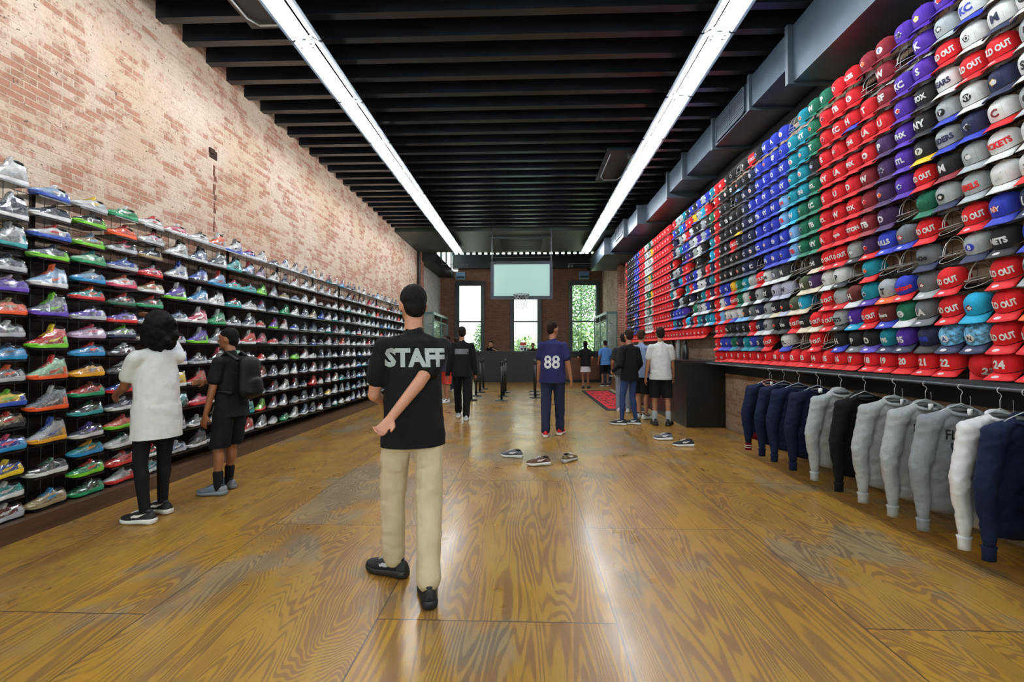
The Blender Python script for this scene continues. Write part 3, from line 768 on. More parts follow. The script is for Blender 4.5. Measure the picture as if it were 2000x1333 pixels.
mb = MB(); mb.box(-.33, .34, -1.45, 1.5, 0, 1.12); mb.build('cabinet', M_blk, e)
mb = MB(); mb.box(-.38, .34, -1.5, 1.5, 1.12, 1.17); mb.build('countertop', mat('dark worktop', (40, 36, 34), .25), e)
e = empty('wall_cabinet', (3.24, 13.6, 0), 0, 'brown low cabinet with dark top along the right wall behind the bench', 'cabinet')
mb = MB(); mb.box(-.2, .2, -2.55, 2.6, 0, 1.12); mb.build('cabinet_body', M_blk, e)
mb = MB(); mb.box(-.26, .2, -2.58, 2.6, 1.12, 1.17); mb.build('countertop', mat('dark worktop', (40, 36, 34), .25), e)
for i in range(5):
    mb = MB(); mb.box(-.222, -.2, -2.5+i*1.02, -1.52+i*1.02, .1, 1.06); d_ = mb.build('door', wood_mat('dark brown door', (.09, .045, .025, 1), (.14, .075, .04, 1), .3, 2), e)
    mb = MB(); mb.tube([(-.24, -1.6+i*1.02, .6), (-.24, -1.6+i*1.02, .75)], .006, 6); mb.build('handle', M_wire, d_)
# jars on the counter
for i, (x_, y_, h_, r_, lab, rgb) in enumerate(((3.2, 9.35, .42, .045, 'tall dark glass vase on the black counter, nearest the numbered caps', (30, 30, 34)), (3.2, 9.75, .46, .05, 'pale tall vase on the black counter between two dark vases', (150, 156, 160)), (3.2, 10.15, .44, .045, 'tall black vase on the counter behind the white shirt', (24, 24, 26)), (3.12, 9.1, .3, .06, 'short dark grey canister at the near end of the counter', (44, 46, 50)))):
    mb = MB(); mb.lathe([(r_*.8, 0), (r_, .02), (r_*1.02, h_*.6), (r_*.75, h_*.85), (r_*.55, h_*.93), (r_*.7, h_), (r_*.6, h_), (r_*.45, h_*.92)], 18)
    tag(mb.build('vase', mat('vase%d' % i, rgb, .2), None, True, loc=(x_, y_, 1.17)), lab, 'vase')

# ---------------------------------------------------------------- shoe display rack
XS = -3.80
srack = empty('shoe_display_rack', (-3.9, 3, 0), 0, 'dark wall rack with wire grid and long shelves of wrapped sneakers on the left wall', 'rack')
def spart(mb, name, mt, smooth=False):
    o = mb.build(name, mt, srack, smooth); o.matrix_parent_inverse = Matrix.Translation((3.9, -3, 0)); return o
M_back = wood_mat('dark walnut slat board', (.018, .010, .008, 1), (.035, .019, .013, 1), .4)
ROWZ = [2.61 - .2345*i for i in range(11)]
mb = MB(); mb.box(-4.03, -4.0, 2.2, 16.25, .13, 2.22)
for i in range(22): mb.box(-4.0, -3.995, 2.2, 16.25, .2+i*.094, .205+i*.094)
spart(mb, 'back_panel', M_back)
mb = MB(); yy = 2.3
while yy < 16.3: mb.tube([(-3.965, yy, .15), (-3.965, yy, 2.62)], .0028, 4); yy += .0995
for i in range(26): mb.tube([(-3.96, 2.2, .15+i*.0985), (-3.96, 16.3, .15+i*.0985)], .0028, 4)
spart(mb, 'wire_grid', M_rail)
mb = MB(); yy = 2.3
while yy < 16.3: mb.box(-3.99, -3.965, yy, yy+.03, .13, 2.63); yy += 1.194
spart(mb, 'upright', M_rail)
M_shelf = mat('black acrylic shelf', (22, 22, 25), .16, spec=.7)
for i, z in enumerate(ROWZ):
    mb = MB(); mb.box(-3.96, -3.735, 4.62, 16.25, z-.008, z); mb.box(-3.738, -3.732, 4.62, 16.25, z-.014, z); spart(mb, 'shelf', M_shelf)
SHC = {'w':(226,228,230),'l':(186,190,196),'y':(118,126,136),'k':(24,26,30),'n':(28,40,72),'b':(36,74,176),'a':(28,140,200),'t':(40,158,160),'j':(16,150,96),'m':(168,216,184),'e':(120,206,40),
       'z':(246,214,40),'s':(240,170,30),'o':(238,88,30),'c':(240,110,88),'r':(206,28,36),'d':(120,36,26),'p':(94,62,180),'i':(216,70,110),'f':(198,176,206),'h':(166,148,110),'g':(20,92,66),'q':(140,178,216),'u':(84,108,140)}
SHN = {'w':'white','l':'silver grey','y':'slate grey','k':'black','n':'navy','b':'blue','a':'azure','t':'teal','j':'green','m':'mint green','e':'lime','z':'yellow','s':'golden yellow','o':'orange','c':'salmon','r':'red','d':'brown','p':'purple','i':'pink','f':'lavender','h':'khaki','g':'dark green','q':'pale blue','u':'steel blue'}
def shu(c): return mat('wrapped upper '+c, SHC[c], .5, coat=1, coat_rough=.19, coat_bump=1.0, var=.35, vscale=22)
def shs(c): return mat('rubber sole '+c, SHC[c], .4, coat=.6, coat_rough=.12, coat_bump=.5)
M_lin = mat('shoe lining', (20, 20, 22), .9)
def shoe(hi=False, n=18, lod=0):
    """sneaker, toe towards -Y, 0.29 long, origin under the middle. returns dict of MB"""
    L = .292; out = {}
    # footprint half width and centre by station
    st = [0, .03, .08, .16, .27, .40, .52, .64, .76, .88, .96, 1.0]
    hw = [.006, .022, .034, .043, .048, .046, .040, .036, .036, .036, .030, .016]
    cx = [-.006, -.006, -.005, -.003, 0, .002, .003, .002, 0, 0, 0, 0]
    rise = [.022, .014, .006, .001, 0, 0, .002, .002, 0, 0, .002, .006]      # toe spring
    sole_t = [.030, .034, .035, .036, .036, .037, .039, .042, .045, .047, .047, .044]
    if lod: idx = [0, 1, 3, 4, 6, 8, 10, 11]
    else: idx = range(len(st))
    s = MB(); rings = []
    m_ = 12 if lod == 0 else 8
    for i in idx:
        y_ = (st[i]-.5)*L; w = hw[i]*1.12+.002; z0 = rise[i]; z1 = sole_t[i]
        ring = []
        for k in range(m_):
            t = 2*PI*k/m_; c, q = math.cos(t), math.sin(t)
            ring.append(Vector((cx[i] + w*(abs(c)**.5)*(1 if c > 0 else -1), y_, (z0+z1)/2 + (z1-z0)/2*(abs(q)**.5)*(1 if q > 0 else -1))))
        rings.append(ring)
    s.loft(rings); out['sole'] = s
    # upper
    top_lo = [.036, .048, .056, .062, .070, .084, .102, .108, .094, .088, .094, .082]
    top_hi = [.036, .050, .058, .066, .082, .108, .144, .176, .176, .160, .168, .124]
    top = top_hi if hi else top_lo
    u = MB(); rings = []
    m_ = 16 if lod == 0 else 8
    for i in idx:
        y_ = (st[i]-.5)*L; w = hw[i]; z0 = sole_t[i]-.006; z1 = top[i]; f = st[i]
        ring = []
        if hi and f > .6: y_ -= 0
        for k in range(m_):
            t = 2*PI*k/m_; c, q = math.cos(t), math.sin(t)
            zz = z0 + (z1-z0)*max(q, 0)**(.8 if f < .5 else .62) if q > 0 else z0
            # pinch towards the top
            zf = (zz-z0)/max(z1-z0, 1e-4); ww = w*(1-.42*zf**1.5) if f > .45 else w*(1-.1*zf)
            yy = y_ + ((-.012 if f > .9 else .006)*zf if hi or f > .9 else 0)
            ring.append(Vector((cx[i] + ww*(abs(c)**.8)*(1 if c > 0 else -1), yy, zz)))
        rings.append(ring)
    u.loft(rings); out['upper'] = u
    if lod: 
        b = MB(); hh = .154 if hi else .088; b.ell((0, .082, hh+.012), (.022, .036, .016), 8, 4); out['collar'] = b
        return out
    # collar opening (dark) and tongue
    c_ = MB(); hh = .166 if hi else .094
    c_.ell((0, .083, hh+.002), (.0235, .040, .0135 if not hi else .016), 14, 6); out['collar'] = c_
    tg = MB(); zt = .186 if hi else .118; z0 = .100 if hi else .078
    tg.loft([[Vector((a*w_, y__, z__ + (.004 if abs(a) < .5 else 0))) for a, dz in ((-1, 0), (-.4, 1), (.4, 1), (1, 0))] + [Vector((a*w_, y__+.010, z__-.004)) for a in (1, .4, -.4, -1)]
             for (w_, y__, z__) in ((.018, -.042, .070 if not hi else .078), (.021, .0, z0), (.024, .022, zt-.012), (.021, .034, zt+.010))])
    out['tongue'] = tg
    bu = MB(); 
    bvh = bvh_of(u.mesh('tmp', [])) 
    lc = MB()
    for j in range(6):
        y_ = -.040+.0115*j*(1.0); pts = []
        for k in range(7):
            x_ = -.022 + .044*k/6
            h_ = bvh.ray_cast(Vector((x_, y_+(.004 if k % 2 else 0), .4)), Vector((0,0,-1))); 
            if h_[0]: pts.append(h_[0]+Vector((0, 0, .0035)))
        if len(pts) > 2: lc.tube(pts, .0024, 5)
        if j % 2: continue
        pts2 = []
        for k in range(7):
            x_ = -.02 + .04*k/6; h_ = bvh.ray_cast(Vector((x_, y_+.0115*k/6*1.6, .4)), Vector((0,0,-1)))
            if h_[0]: pts2.append(h_[0]+Vector((0, 0, .0055)))
        if len(pts2) > 2: lc.tube(pts2, .0022, 5)
    out['laces'] = lc
    # curved tick-like side stripe on both sides, tail to the heel
    sw = MB()
    for side in (1, -1):
        P = []; n_ = 12
        for k in range(n_+1):
            t = k/n_; yy = -.020+.105*t; zc = .052+.004*t + .034*t**1.7*(1.25 if hi else .8)
            th = .012*math.sin(PI*min(1, t*1.05+.06))**.8*(1-t*.75)+.0012
            if t < .15: yy -= .0
            for q in (-1, 1):
                z_ = zc + th*q - (.010 if t < .12 else 0) + .016*(1-t)**4*1.2
                h_ = bvh.ray_cast(Vector((side*.3, yy, z_)), Vector((-side, 0, 0)))
                P.append((h_[0] + Vector((side*.0022, 0, 0))) if h_[0] else Vector((side*.036, yy, z_)))
        sw.add(P, [(2*k, 2*k+1, 2*k+3, 2*k+2) for k in range(n_)])
    out['side_stripe'] = sw
    # heel and toe overlays
    ov = MB()
    for side in (1, -1):
        P = []; F = []; g = 5
        for a in range(g+1):
            for b_ in range(g+1):
                yy = .095+.046*a/g; z_ = .050+(.055 if hi else .030)*b_/g - .008*(1-a/g)
                h_ = bvh.ray_cast(Vector((side*.3, yy, z_)), Vector((-side, 0, 0)))
                P.append((h_[0] + Vector((side*.0016, 0, 0))) if h_[0] else None)
        for a in range(g):
            for b_ in range(g):
                q = [a*(g+1)+b_, (a+1)*(g+1)+b_, (a+1)*(g+1)+b_+1, a*(g+1)+b_+1]
                if all(P[i] is not None for i in q): F.append(tuple(q))
        P = [p if p is not None else Vector((0, .1, .06)) for p in P]; ov.add(P, F)
    out['heel_overlay'] = ov
    ts = MB(); rings = []
    for i in range(0, 4):
        y_ = (st[i]-.5)*L - .001; w = hw[i]*1.14+.003; z0 = sole_t[i]-.012; z1 = sole_t[i]+.003
        rings.append([Vector((cx[i]+w*a, y_, z)) for a, z in ((-1, z0), (-1, z1), (-.7, z1+.002), (.7, z1+.002), (1, z1), (1, z0))])
    ts.loft(rings); out['toe_bumper'] = ts
    return out
def shoe_parts(hi):
    d = shoe(hi); r = {}
    for k, b_ in d.items():
        me = b_.mesh(k, [shu('w')])
        r[k] = me
    try:
        r['sole'].set_sharp_from_angle(angle=math.radians(40))
    except Exception: pass
    return r
M_wrap, nt, b = newmat('clear plastic wrap')
for n_ in list(nt.nodes):
    if n_.type == 'BSDF_PRINCIPLED': nt.nodes.remove(n_)
_t = nt.nodes.new('ShaderNodeBsdfTransparent'); _g = nt.nodes.new('ShaderNodeBsdfGlossy'); _g.inputs['Roughness'].default_value = .15; _mx = nt.nodes.new('ShaderNodeMixShader'); _mx.inputs[0].default_value = .13
nt.links.new(_t.outputs[0], _mx.inputs[1]); nt.links.new(_g.outputs[0], _mx.inputs[2]); nt.links.new(_mx.outputs[0], [n_ for n_ in nt.nodes if n_.type == 'OUTPUT_MATERIAL'][0].inputs[0])
def wrap_mb(u, seed):
    rw = random.Random(seed); c = Vector((0, 0, .06)); out = MB()
    vs = []
    for v in u.v:
        v = Vector(v); d = (v-Vector((0, v.y, .05))); d = d.normalized() if d.length > 1e-4 else Vector((0, 0, 1)); vs.append(v + d*(.005+rw.uniform(0, .009)) + Vector((0, rw.uniform(-.006, .006), 0)))
    fs = []
    for f in u.f:
        if len(f) == 4: fs += [(f[0], f[1], f[2]), (f[0], f[2], f[3])] if rw.random() < .5 else [(f[1], f[2], f[3]), (f[1], f[3], f[0])]
        else: fs.append(f)
    out.add(vs, fs); return out
ME_wrap = {h_: [wrap_mb(shoe(h_)['upper'], s_+10*h_).mesh('plastic_wrap', M_wrap, False) for s_ in range(3)] for h_ in (False, True)}
SP = {False: shoe_parts(False), True: shoe_parts(True)}
def combo(hi, lod):
    d = shoe(hi, lod=lod); mb = MB()
    for i, k in enumerate(('upper', 'sole', 'collar')): mb.mi = i; mb.add(d[k].v, d[k].f)
    if not lod:
        mb.mi = 3; mb.add(d['side_stripe'].v, d['side_stripe'].f); mb.add(d['laces'].v, d['laces'].f); mb.mi = 4; mb.add(d['heel_overlay'].v, d['heel_overlay'].f)
        return mb.mesh('sneaker', [shu('w'), shs('w'), M_lin, shu('w'), shu('w')])
    return mb
ME_mid = {False: combo(False, 0), True: combo(True, 0)}
def combo_wrapped(hi):
    d = shoe(hi); mb = MB()
    for i, ks in enumerate((('upper',), ('sole',), ('collar',), ('side_stripe', 'laces'), ('heel_overlay',))):
        mb.mi = i
        for k in ks: mb.add(d[k].v, d[k].f)
    nf = len(mb.f); w_ = wrap_mb(d['upper'], 7+hi); mb.mi = 5; mb.add(w_.v, w_.f)
    me = mb.mesh('sneaker', [shu('w'), shs('w'), M_lin, shu('w'), shu('w'), M_wrap])
    for p in me.polygons[nf:]: p.use_smooth = False
    return me
ME_midw = {False: combo_wrapped(False), True: combo_wrapped(True)}
# near columns: height, upper, sole, accent, hi-top
N0 = [(2.60,'w','w','l',1),(2.34,'n','w','l',1),(2.13,'l','t','y',1),(1.95,'y','l','n',0),(1.80,'p','p','f',0),(1.63,'c','o','h',0),(1.465,'y','l','w',0),(1.30,'a','a','n',0),(1.14,'y','l','o',0),
      (.96,'z','b','e',0),(.80,'h','k','r',0),(.635,'b','a','i',0),(.45,'b','z','z',0),(.29,'t','w','w',0),(.135,'d','l','w',0)]
N1 = [(2.57,'q','b','w',0),(2.41,'n','w','k',0),(2.25,'w','b','r',0),(2.09,'y','e','n',0),(1.87,'q','w','o',1),(1.64,'y','p','e',1),(1.385,'r','e','z',1),(1.14,'m','o','r',1),(.895,'y','o','l',1),(.645,'l','s','b',1),(.39,'k','w','g',0),(.15,'h','h','a',0)]
N2 = [(2.58,'w','l','z',0),(2.44,'k','e','y',0),(2.26,'h','e','q',0),(2.11,'m','j','t',0),(1.95,'q','a','w',0),(1.80,'t','r','o',0),(1.63,'p','l','n',0),(1.47,'f','f','i',0),(1.315,'a','a','r',0),(1.14,'s','s','k',0),(.97,'r','j','d',0),
      (.81,'k','t','g',0),(.62,'n','w','p',0),(.47,'t','a','s',0),(.30,'j','e','r',0),(.135,'g','j','k',0)]
N3 = [(2.60,'j','j','w',0),(2.42,'o','o','r',0),(2.28,'k','l','i',0),(2.115,'b','l','q',0),(1.95,'w','i','c',0),(1.78,'k','g','r',0),(1.62,'p','r','n',0),(1.48,'l','n','e',0),(1.31,'k','k','l',0),(1.14,'k','k','w',0),(.97,'b','r','n',0),(.81,'n','w','l',0),(.64,'c','e','r',0),(.47,'w','w','g',0),(.30,'r','r','r',0),(.145,'w','r','l',0)]
N4 = [(2.60,'w','w','r',0),(2.43,'w','l','i',0),(2.28,'n','h','l',0),(2.10,'i','r','l',0),(1.94,'h','w','c',0),(1.79,'k','j','r',0),(1.62,'u','l','p',0),(1.46,'k','w','l',0),(1.30,'w','l','n',0),(1.13,'n','w','l',0),(.97,'y','w','r',0),(.80,'r','w','k',0),(.64,'b','w','l',0),(.47,'l','w','n',0),(.30,'k','w','r',0),(.145,'t','w','l',0)]
COLS = [(3.165, N0), (3.475, N1), (3.80, N2), (4.12, N3), (4.44, N4)]
# from the sixth column on, eleven long shelves: upper colours left to right
ROWS = ['iwowbwnwwuwwnw','wuntqfwnwwwwlw','lbqttelhuwwlww','pawtlunjwnhbww','uijnnrpwbnnuwn','npyurirnnnknln','bnkjwrwnewwnnw','zrkdrdnlwnlnwn','tiktynnwnnrwlw','nykpteywynnnzw','ukngryljwunwnw']
SOLES = {'i':'w','o':'w','b':'w','n':'l','u':'w','t':'t','e':'e','p':'e','r':'w','j':'j','z':'w','k':'w','q':'a','d':'w','y':'w'}
shoe_objs = []
def ord_row(i): return ordn(i)
def place_shoe(y_, z, up, so, ac, hi, i, row, col, near):
    h = random.Random(int(y_*1000)+row*7); rz = h.uniform(-.10, .12) - (.05 if near else -.22); x_ = XS + h.uniform(-.006, .006)
    typ = 'high-top' if hi else 'low'
    names = SHN[up]
    lab = '%s %s sneaker with %s sole, %s shelf down, %s from left' % (names, typ, SHN[so], ord_row(row), ord_row(col)) if so != up else '%s %s sneaker, %s shelf down, %s from left' % (names, typ, ord_row(row), ord_row(col))
    grp = 'plastic wrapped sneakers on the left wall'
    lace = ac if near else ('w' if up != 'w' else 'l')
    if near:
        e = empty('sneaker', (x_, y_, z), rz, lab, 'sneaker', grp)
        for k, me in SP[hi].items():
            o = put(k, me, e)
            slot(o, 0, shs(so) if k in ('sole', 'toe_bumper') else M_lin if k == 'collar' else shu(ac) if k in ('side_stripe', 'tongue') else shu(lace if lace != up else 'w') if k == 'laces' else shu(up if so == 'w' or k == 'upper' else so))
        put('plastic_wrap', ME_wrap[hi][i % 3], e)
    else:
        o = put('sneaker', ME_midw[hi], None, (x_, y_, z), (0, 0, rz)); tag(o, lab, 'sneaker', grp)
        for s_, m_ in enumerate((shu(up), shs(so), M_lin, shu(ac), shu(up if so == 'w' else so))): slot(o, s_, m_)
allsh = []
for ci, (y_, lst) in enumerate(COLS):
    for ri_, (z, up, so, ac, hi) in enumerate(lst):
        allsh.append((y_, z, up, so, ac, bool(hi), ri_, ci, True))
        mb = MB(); mb.box(-3.96, -3.745, y_-.125, y_+.12, z-.006, z); mb.box(-3.75, -3.743, y_-.125, y_+.12, z-.012, z); spart(mb, 'shelf', M_shelf)
rr = random.Random(5); ci = 5; y_ = 4.78
PAL = 'wwwwwwwwlllnnnuuykkqtirwlwn'
while y_ < 15.9:
    for ri_, z in enumerate(ROWZ):
        s_ = ROWS[ri_]; k = ci-5
        up = s_[k] if k < len(s_) else rr.choice(PAL)
        h = random.Random(ci*31+ri_*101); so = SOLES.get(up, 'w') if h.random() < .8 else h.choice('wlktrb'); ac = h.choice('wlknwri' if up not in 'wl' else 'lynkrb'); hi = h.random() < .74
        allsh.append((y_+h.uniform(-.012, .012), z, up, so, ac, hi, ri_, ci, ci < 10))
    ci += 1; y_ += .315
for i, a in enumerate(allsh[:300]): place_shoe(a[0], a[1], a[2], a[3], a[4], a[5], i, a[6], a[7], a[8])
rest = MB(); mats_rest = []; midx = {}; LO = {False: shoe(False, lod=1), True: shoe(True, lod=1)}
for a in allsh[300:]:
    T = Matrix.Translation((XS, a[0], a[1])) @ Matrix.Rotation(.15, 4, 'Z'); d = LO[a[5]]
    for k, m_ in (('upper', shu(a[2])), ('sole', shs(a[3])), ('collar', M_lin)):
        rest.mi = ri(m_); rest.add([T @ v for v in map(Vector, d[k].v)], d[k].f)
o = rest.build('sneaker_wall', mats_rest, None, True, auto=False); tag(o, 'rows of small wrapped sneakers at the far end of the left rack', 'sneakers', None, 'stuff')
# ---------------------------------------------------------------- clothes on the rail
def garment_mb(w=.235, L=.72):
    m = MB()
    m.limb((0, 0, -.22), (0, 0, -.17-L+.04), (w*.80, .040), (w+.01, .050), (1, 0, 0), 22)
    for s in (-1, 1):
        m.limb((s*.055, 0, -.185), (s*(w-.05), .0, -.235), .032, .048)
        m.limb((s*(w-.03), -.005, -.245), (s*(w+.055), -.02, -.60), (.082, .050), (.070, .042), (1, 0, 0))
        m.limb((s*(w+.055), -.02, -.60), (s*(w+.03), -.012, -.955), (.070, .042), (.046, .032), (1, 0, 0))
    return m
ME_gar = remesh(garment_mb(), .0085, 7, .5, .035, .13, 'fabric', None, 0, None, .012)
def torus_mb(c, rx, ry, r, tiltx=0, n=24):
    m = MB(); m.tube([(c[0]+rx*math.cos(2*PI*k/n), c[1]+ry*math.sin(2*PI*k/n), c[2] - .035*math.cos(2*PI*k/n)**2*0 + tiltx*math.sin(2*PI*k/n)) for k in range(n)], r, 8, closed=True); return m
_m = torus_mb((0, -.006, -.176), .085, .040, .013, .030); ME_neck = _m.mesh('neckband', [M_dark])
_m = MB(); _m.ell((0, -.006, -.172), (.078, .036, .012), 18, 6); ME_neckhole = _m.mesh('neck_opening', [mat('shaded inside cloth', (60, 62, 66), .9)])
_m = MB()
for s in (-1, 1): _m.loft([[Vector((s*.266+a*math.cos(2*PI*k/18), -.012+b_*math.sin(2*PI*k/18), z)) for k in range(18)] for a, b_, z in ((.046, .034, -.95), (.041, .030, -.965), (.038, .028, -1.0), (.039, .029, -1.035), (.033, .023, -1.036))])
ME_cuff = _m.mesh('cuffs', [M_dark])
_m = MB(); _m.limb((0, 0, -.825), (0, 0, -.875), (.247, .052), (.240, .048), (1, 0, 0), 26); ME_hem = _m.mesh('hem_band', [M_dark])
_m = MB(); _m.add([(-.018, 0, 0), (.018, 0, 0), (.018, 0, -.038), (.012, 0, -.048), (-.012, 0, -.048), (-.018, 0, -.038), (-.018, .0015, 0), (.018, .0015, 0), (.018, .0015, -.038), (.012, .0015, -.048), (-.012, .0015, -.048), (-.018, .0015, -.038)],
        [(0,1,2,3,4,5), (6,7,8,9,10,11), (0,1,7,6), (1,2,8,7), (2,3,9,8), (3,4,10,9), (4,5,11,10), (5,0,6,11)])
_m.tube([(0, .001, 0), (.004, 0, .05), (0, 0, .09)], .001, 4); ME_tag = _m.mesh('price_tag', [mat('white card', (236, 236, 238), .6)])
_m = MB(); _m.tube([(.0, 0, -.12), (.0, 0, -.07), (.012, 0, -.045), (.004, 0, -.03), (-.016, 0, -.018), (-.018, 0, 0.0), (-.004, 0, .014), (.014, 0, .008), (.018, 0, -.006)], .0022, 6)
_m.tube([(-.19, 0, -.215), (-.1, 0, -.165), (0, 0, -.125), (.1, 0, -.165), (.19, 0, -.215)], .0035, 6); _m.tube([(-.19, 0, -.215), (.19, 0, -.215)], .003, 6); ME_hang = _m.mesh('clothes_hanger', [M_wire])
BV_gar = bvh_of(ME_gar)
def cloth(nm, rgb, rough=.85, var=.15): return mat(nm, rgb, rough, spec=.2, var=var*.5, vscale=14 if var < .2 else 90, bump=.25, bscale=420)
heather = cloth('heather grey fleece', (160, 166, 168), var=.2); heather2 = cloth('mid grey fleece', (128, 134, 140), var=.2); navy = cloth('navy fleece', (18, 28, 54)); blackf = cloth('black fleece', (14, 15, 17)); whitef = cloth('white fleece', (216, 218, 222)); navy2 = cloth('dark navy jersey', (14, 22, 46)); redrib = cloth('dark red rib', (110, 16, 28))
GAR = [ # y, main, rib, print, label, scale
 (2.62, navy2, navy2, None, 'dark navy crew sweatshirt at the photo\'s right edge of the clothes rail', .0),
 (2.95, navy, navy, None, 'dark navy long sleeve sweatshirt hanging in front of the white one', 0),
 (3.10, whitef, whitef, None, 'white crew neck sweatshirt on the clothes rail', 0),
 (3.37, heather2, heather2, ('FLIGHT', 'CLUB'), 'grey crew sweatshirt with black two-line FLIGHT CLUB lettering', 0),
 (3.66, heather, heather, 'box', 'light grey sweatshirt with a dark purple block print on the chest', 0),
 (3.96, heather, heather, 'arch', 'light grey sweatshirt with a faded arched print on the chest', 0),
 (4.30, blackf, blackf, None, 'black hoodie between two grey sweatshirts', 1),
 (4.62, heather, heather, None, 'light grey zip hoodie hanging beside the navy jackets', 2),
 (4.98, navy2, navy2, None, 'dark navy track jacket directly behind the grey zip hoodie', 0),
 (5.32, navy, navy, None, 'dark navy sweatshirt in the middle of the navy clothes', 0),
 (5.62, navy, navy2, None, 'dark navy sweatshirt just in front of the striped collar jacket', 0),
 (5.95, navy, redrib, 'varsity', 'navy jacket with red and white striped collar and cuffs', 0)]
rg = random.Random(2)
for gi, (y_, mt, rib, pr, lab, kind) in enumerate(GAR):
    z0 = 1.118; rz = rg.uniform(-.16, .10); x_ = 3.10
    if gi == 0: rz = .2
    h_ = put('clothes_hanger', ME_hang, None, (x_, y_, z0), (0, 0, rz)); tag(h_, 'wire hanger holding the ' + lab.split(' with')[0].split(' at ')[0].split(' hanging')[0].split(' on the')[0].split(' between')[0].split(' directly')[0].split(' in the')[0].split(' just')[0] + (' by the photo\'s right edge' if gi == 0 else ' nearest the striped one' if gi == 10 else ' amid the navy clothes' if gi == 9 else ' with the %s' % pr if pr in ('box', 'arch') else ''), 'hanger', 'wire hangers on the clothes rail')
    e = empty('sweatshirt' if kind == 0 and pr != 'varsity' else 'jacket' if pr == 'varsity' else 'hoodie', (x_, y_, z0), rz, lab, 'sweatshirt' if kind == 0 and pr != 'varsity' else 'jacket' if pr == 'varsity' else 'hoodie')
    o = put('fabric', ME_gar, e); slot_ok = None
    if not o.data.materials: o.data.materials.append(heather)
    slot(o, 0, mt)
    for nm, me in (('neckband', ME_neck), ('cuffs', ME_cuff), ('hem_band', ME_hem)):
        o = put(nm, me, e); slot(o, 0, rib)
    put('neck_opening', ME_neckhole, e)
    if gi in (1, 2, 3, 4, 5, 8, 11): put('price_tag', ME_tag, e, (rg.uniform(-.02, .03), -.062, -.155), (0, 0, rg.uniform(-.3, .3)))
    def gfn(w, zc, arch=0):
        return lambda u, v: (Vector((u*w, -.5, zc+v*w - arch*(u*u))), Vector((0, 1, 0)))
    if isinstance(pr, tuple):
        for t, zc in ((pr[0], -.345), (pr[1], -.43)):
            mb = decal(text2d(t, .022, .15, xs=.8), gfn(.072, zc), BV_gar, .002); mb.build('lettering', emb('K'), e, auto=False)
    if pr == 'box':
        vs_ = [(-.5+i/6, -.5+j/6) for j in range(7) for i in range(7)]; fs_ = [(j*7+i, j*7+i+1, (j+1)*7+i+1, (j+1)*7+i) for j in range(6) for i in range(6)]
        decal((vs_, fs_), gfn(.23, -.43), BV_gar, .002).build('print', mat('dark purple print', (46, 32, 70), .7), e, auto=False)
        for t, zc in (('FL', -.385), ('CL', -.475)): decal(text2d(t, .03, .2), gfn(.07, zc), BV_gar, .004).build('lettering', emb('g'), e, auto=False)
    if pr == 'arch':
        pm = mat('faded blue print', (120, 130, 144), .8)
        vs_, fs_ = text2d('FLIGHT', .02, .2); decal((vs_, fs_), gfn(.055, -.40, .014), BV_gar, .002).build('lettering', pm, e, auto=False)
        decal(text2d('CLUB', .02, .2), gfn(.05, -.47), BV_gar, .002).build('lettering', pm, e, auto=False)
    if pr == 'varsity':
        for dz in (.007, -.007):
            _m = torus_mb((0, -.006, -.176+dz), .0935, .048, .0035, .030); _m.build('white_stripe', emb('W'), e, True)
        for s in (-1, 1):
            for dz in (-.975, -1.0):
                mb = MB(); mb.tube([(s*.265+.045*math.cos(2*PI*k/16), -.012+.036*math.sin(2*PI*k/16), dz) for k in range(16)], .004, 6, closed=True); mb.build('cuff_stripe', emb('W'), e, True)
    if kind:
        mb = MB(); mb.limb((-.07, .03, -.20), (.07, .03, -.20), .045, .045); mb.limb((0, .035, -.16), (0, .045, -.25), (.085, .045), (.06, .035), (1, 0, 0))
        me = remesh(mb, .008, 6, .5, .015, .08, 'hood', [mt]); put('hood', me, e)
    if kind == 2:
        mb = MB(); mb.box(-.006, .006, -.058, -.05, -.86, -.21); mb.build('zip', M_wire, e)

# ---------------------------------------------------------------- rear bay furniture
e = empty('checkout_counter', (.6, 18.6, 0), 0, 'long dark wood checkout counter across the rear of the shop', 'counter')
M_ctr = mat('black stained oak', (16, 16, 18), .4, var=.3); M_cbr = wood_mat('brown counter panel', (.075, .03, .018, 1), (.12, .05, .03, 1), .3, 0)
mb = MB(); mb.box(-2.78, 2.35, -.1, .5, 0, 1.2); mb.build('counter_body', M_ctr, e)
mb = MB(); mb.box(-2.85, 2.4, -.2, .55, 1.2, 1.26); mb.build('countertop', M_ctr, e)
for i, (a, b_, mt) in enumerate(((-2.7, -.7, mat('near black panel', (24, 27, 32), .45)), (-.62, .0, M_ctr), (.04, 1.1, M_cbr), (1.16, 2.3, M_cbr))):
    mb = MB(); mb.box(a, b_, -.13, -.1, .12, 1.0); mb.build('front_panel', mt if i else mat('near black panel', (24, 27, 32), .45), e)
# till screen and red sign on the counter
e = empty('till', (-.17, 18.75, 1.26), 0, 'white till screen with a red sign above it on the checkout counter', 'till')
mb = MB(); mb.box(-.16, .16, -.02, .02, .02, .2); mb.box(-.03, .03, -.02, .05, 0, .04); mb.build('screen', mat('till white', (214, 218, 222), .4), e)
mb = MB(); mb.box(-.13, .13, -.03, -.02, .24, .36); mb.box(-.015, .015, -.02, 0, .1, .26); mb.build('red_sign', mat('red sign', (180, 40, 48), .5), e)
mb = MB(); mb.box(-.10, -.02, -.026, -.02, .05, .12); mb.box(.03, .12, -.026, -.02, .03, .13); mb.build('dark_print', M_blk, e)
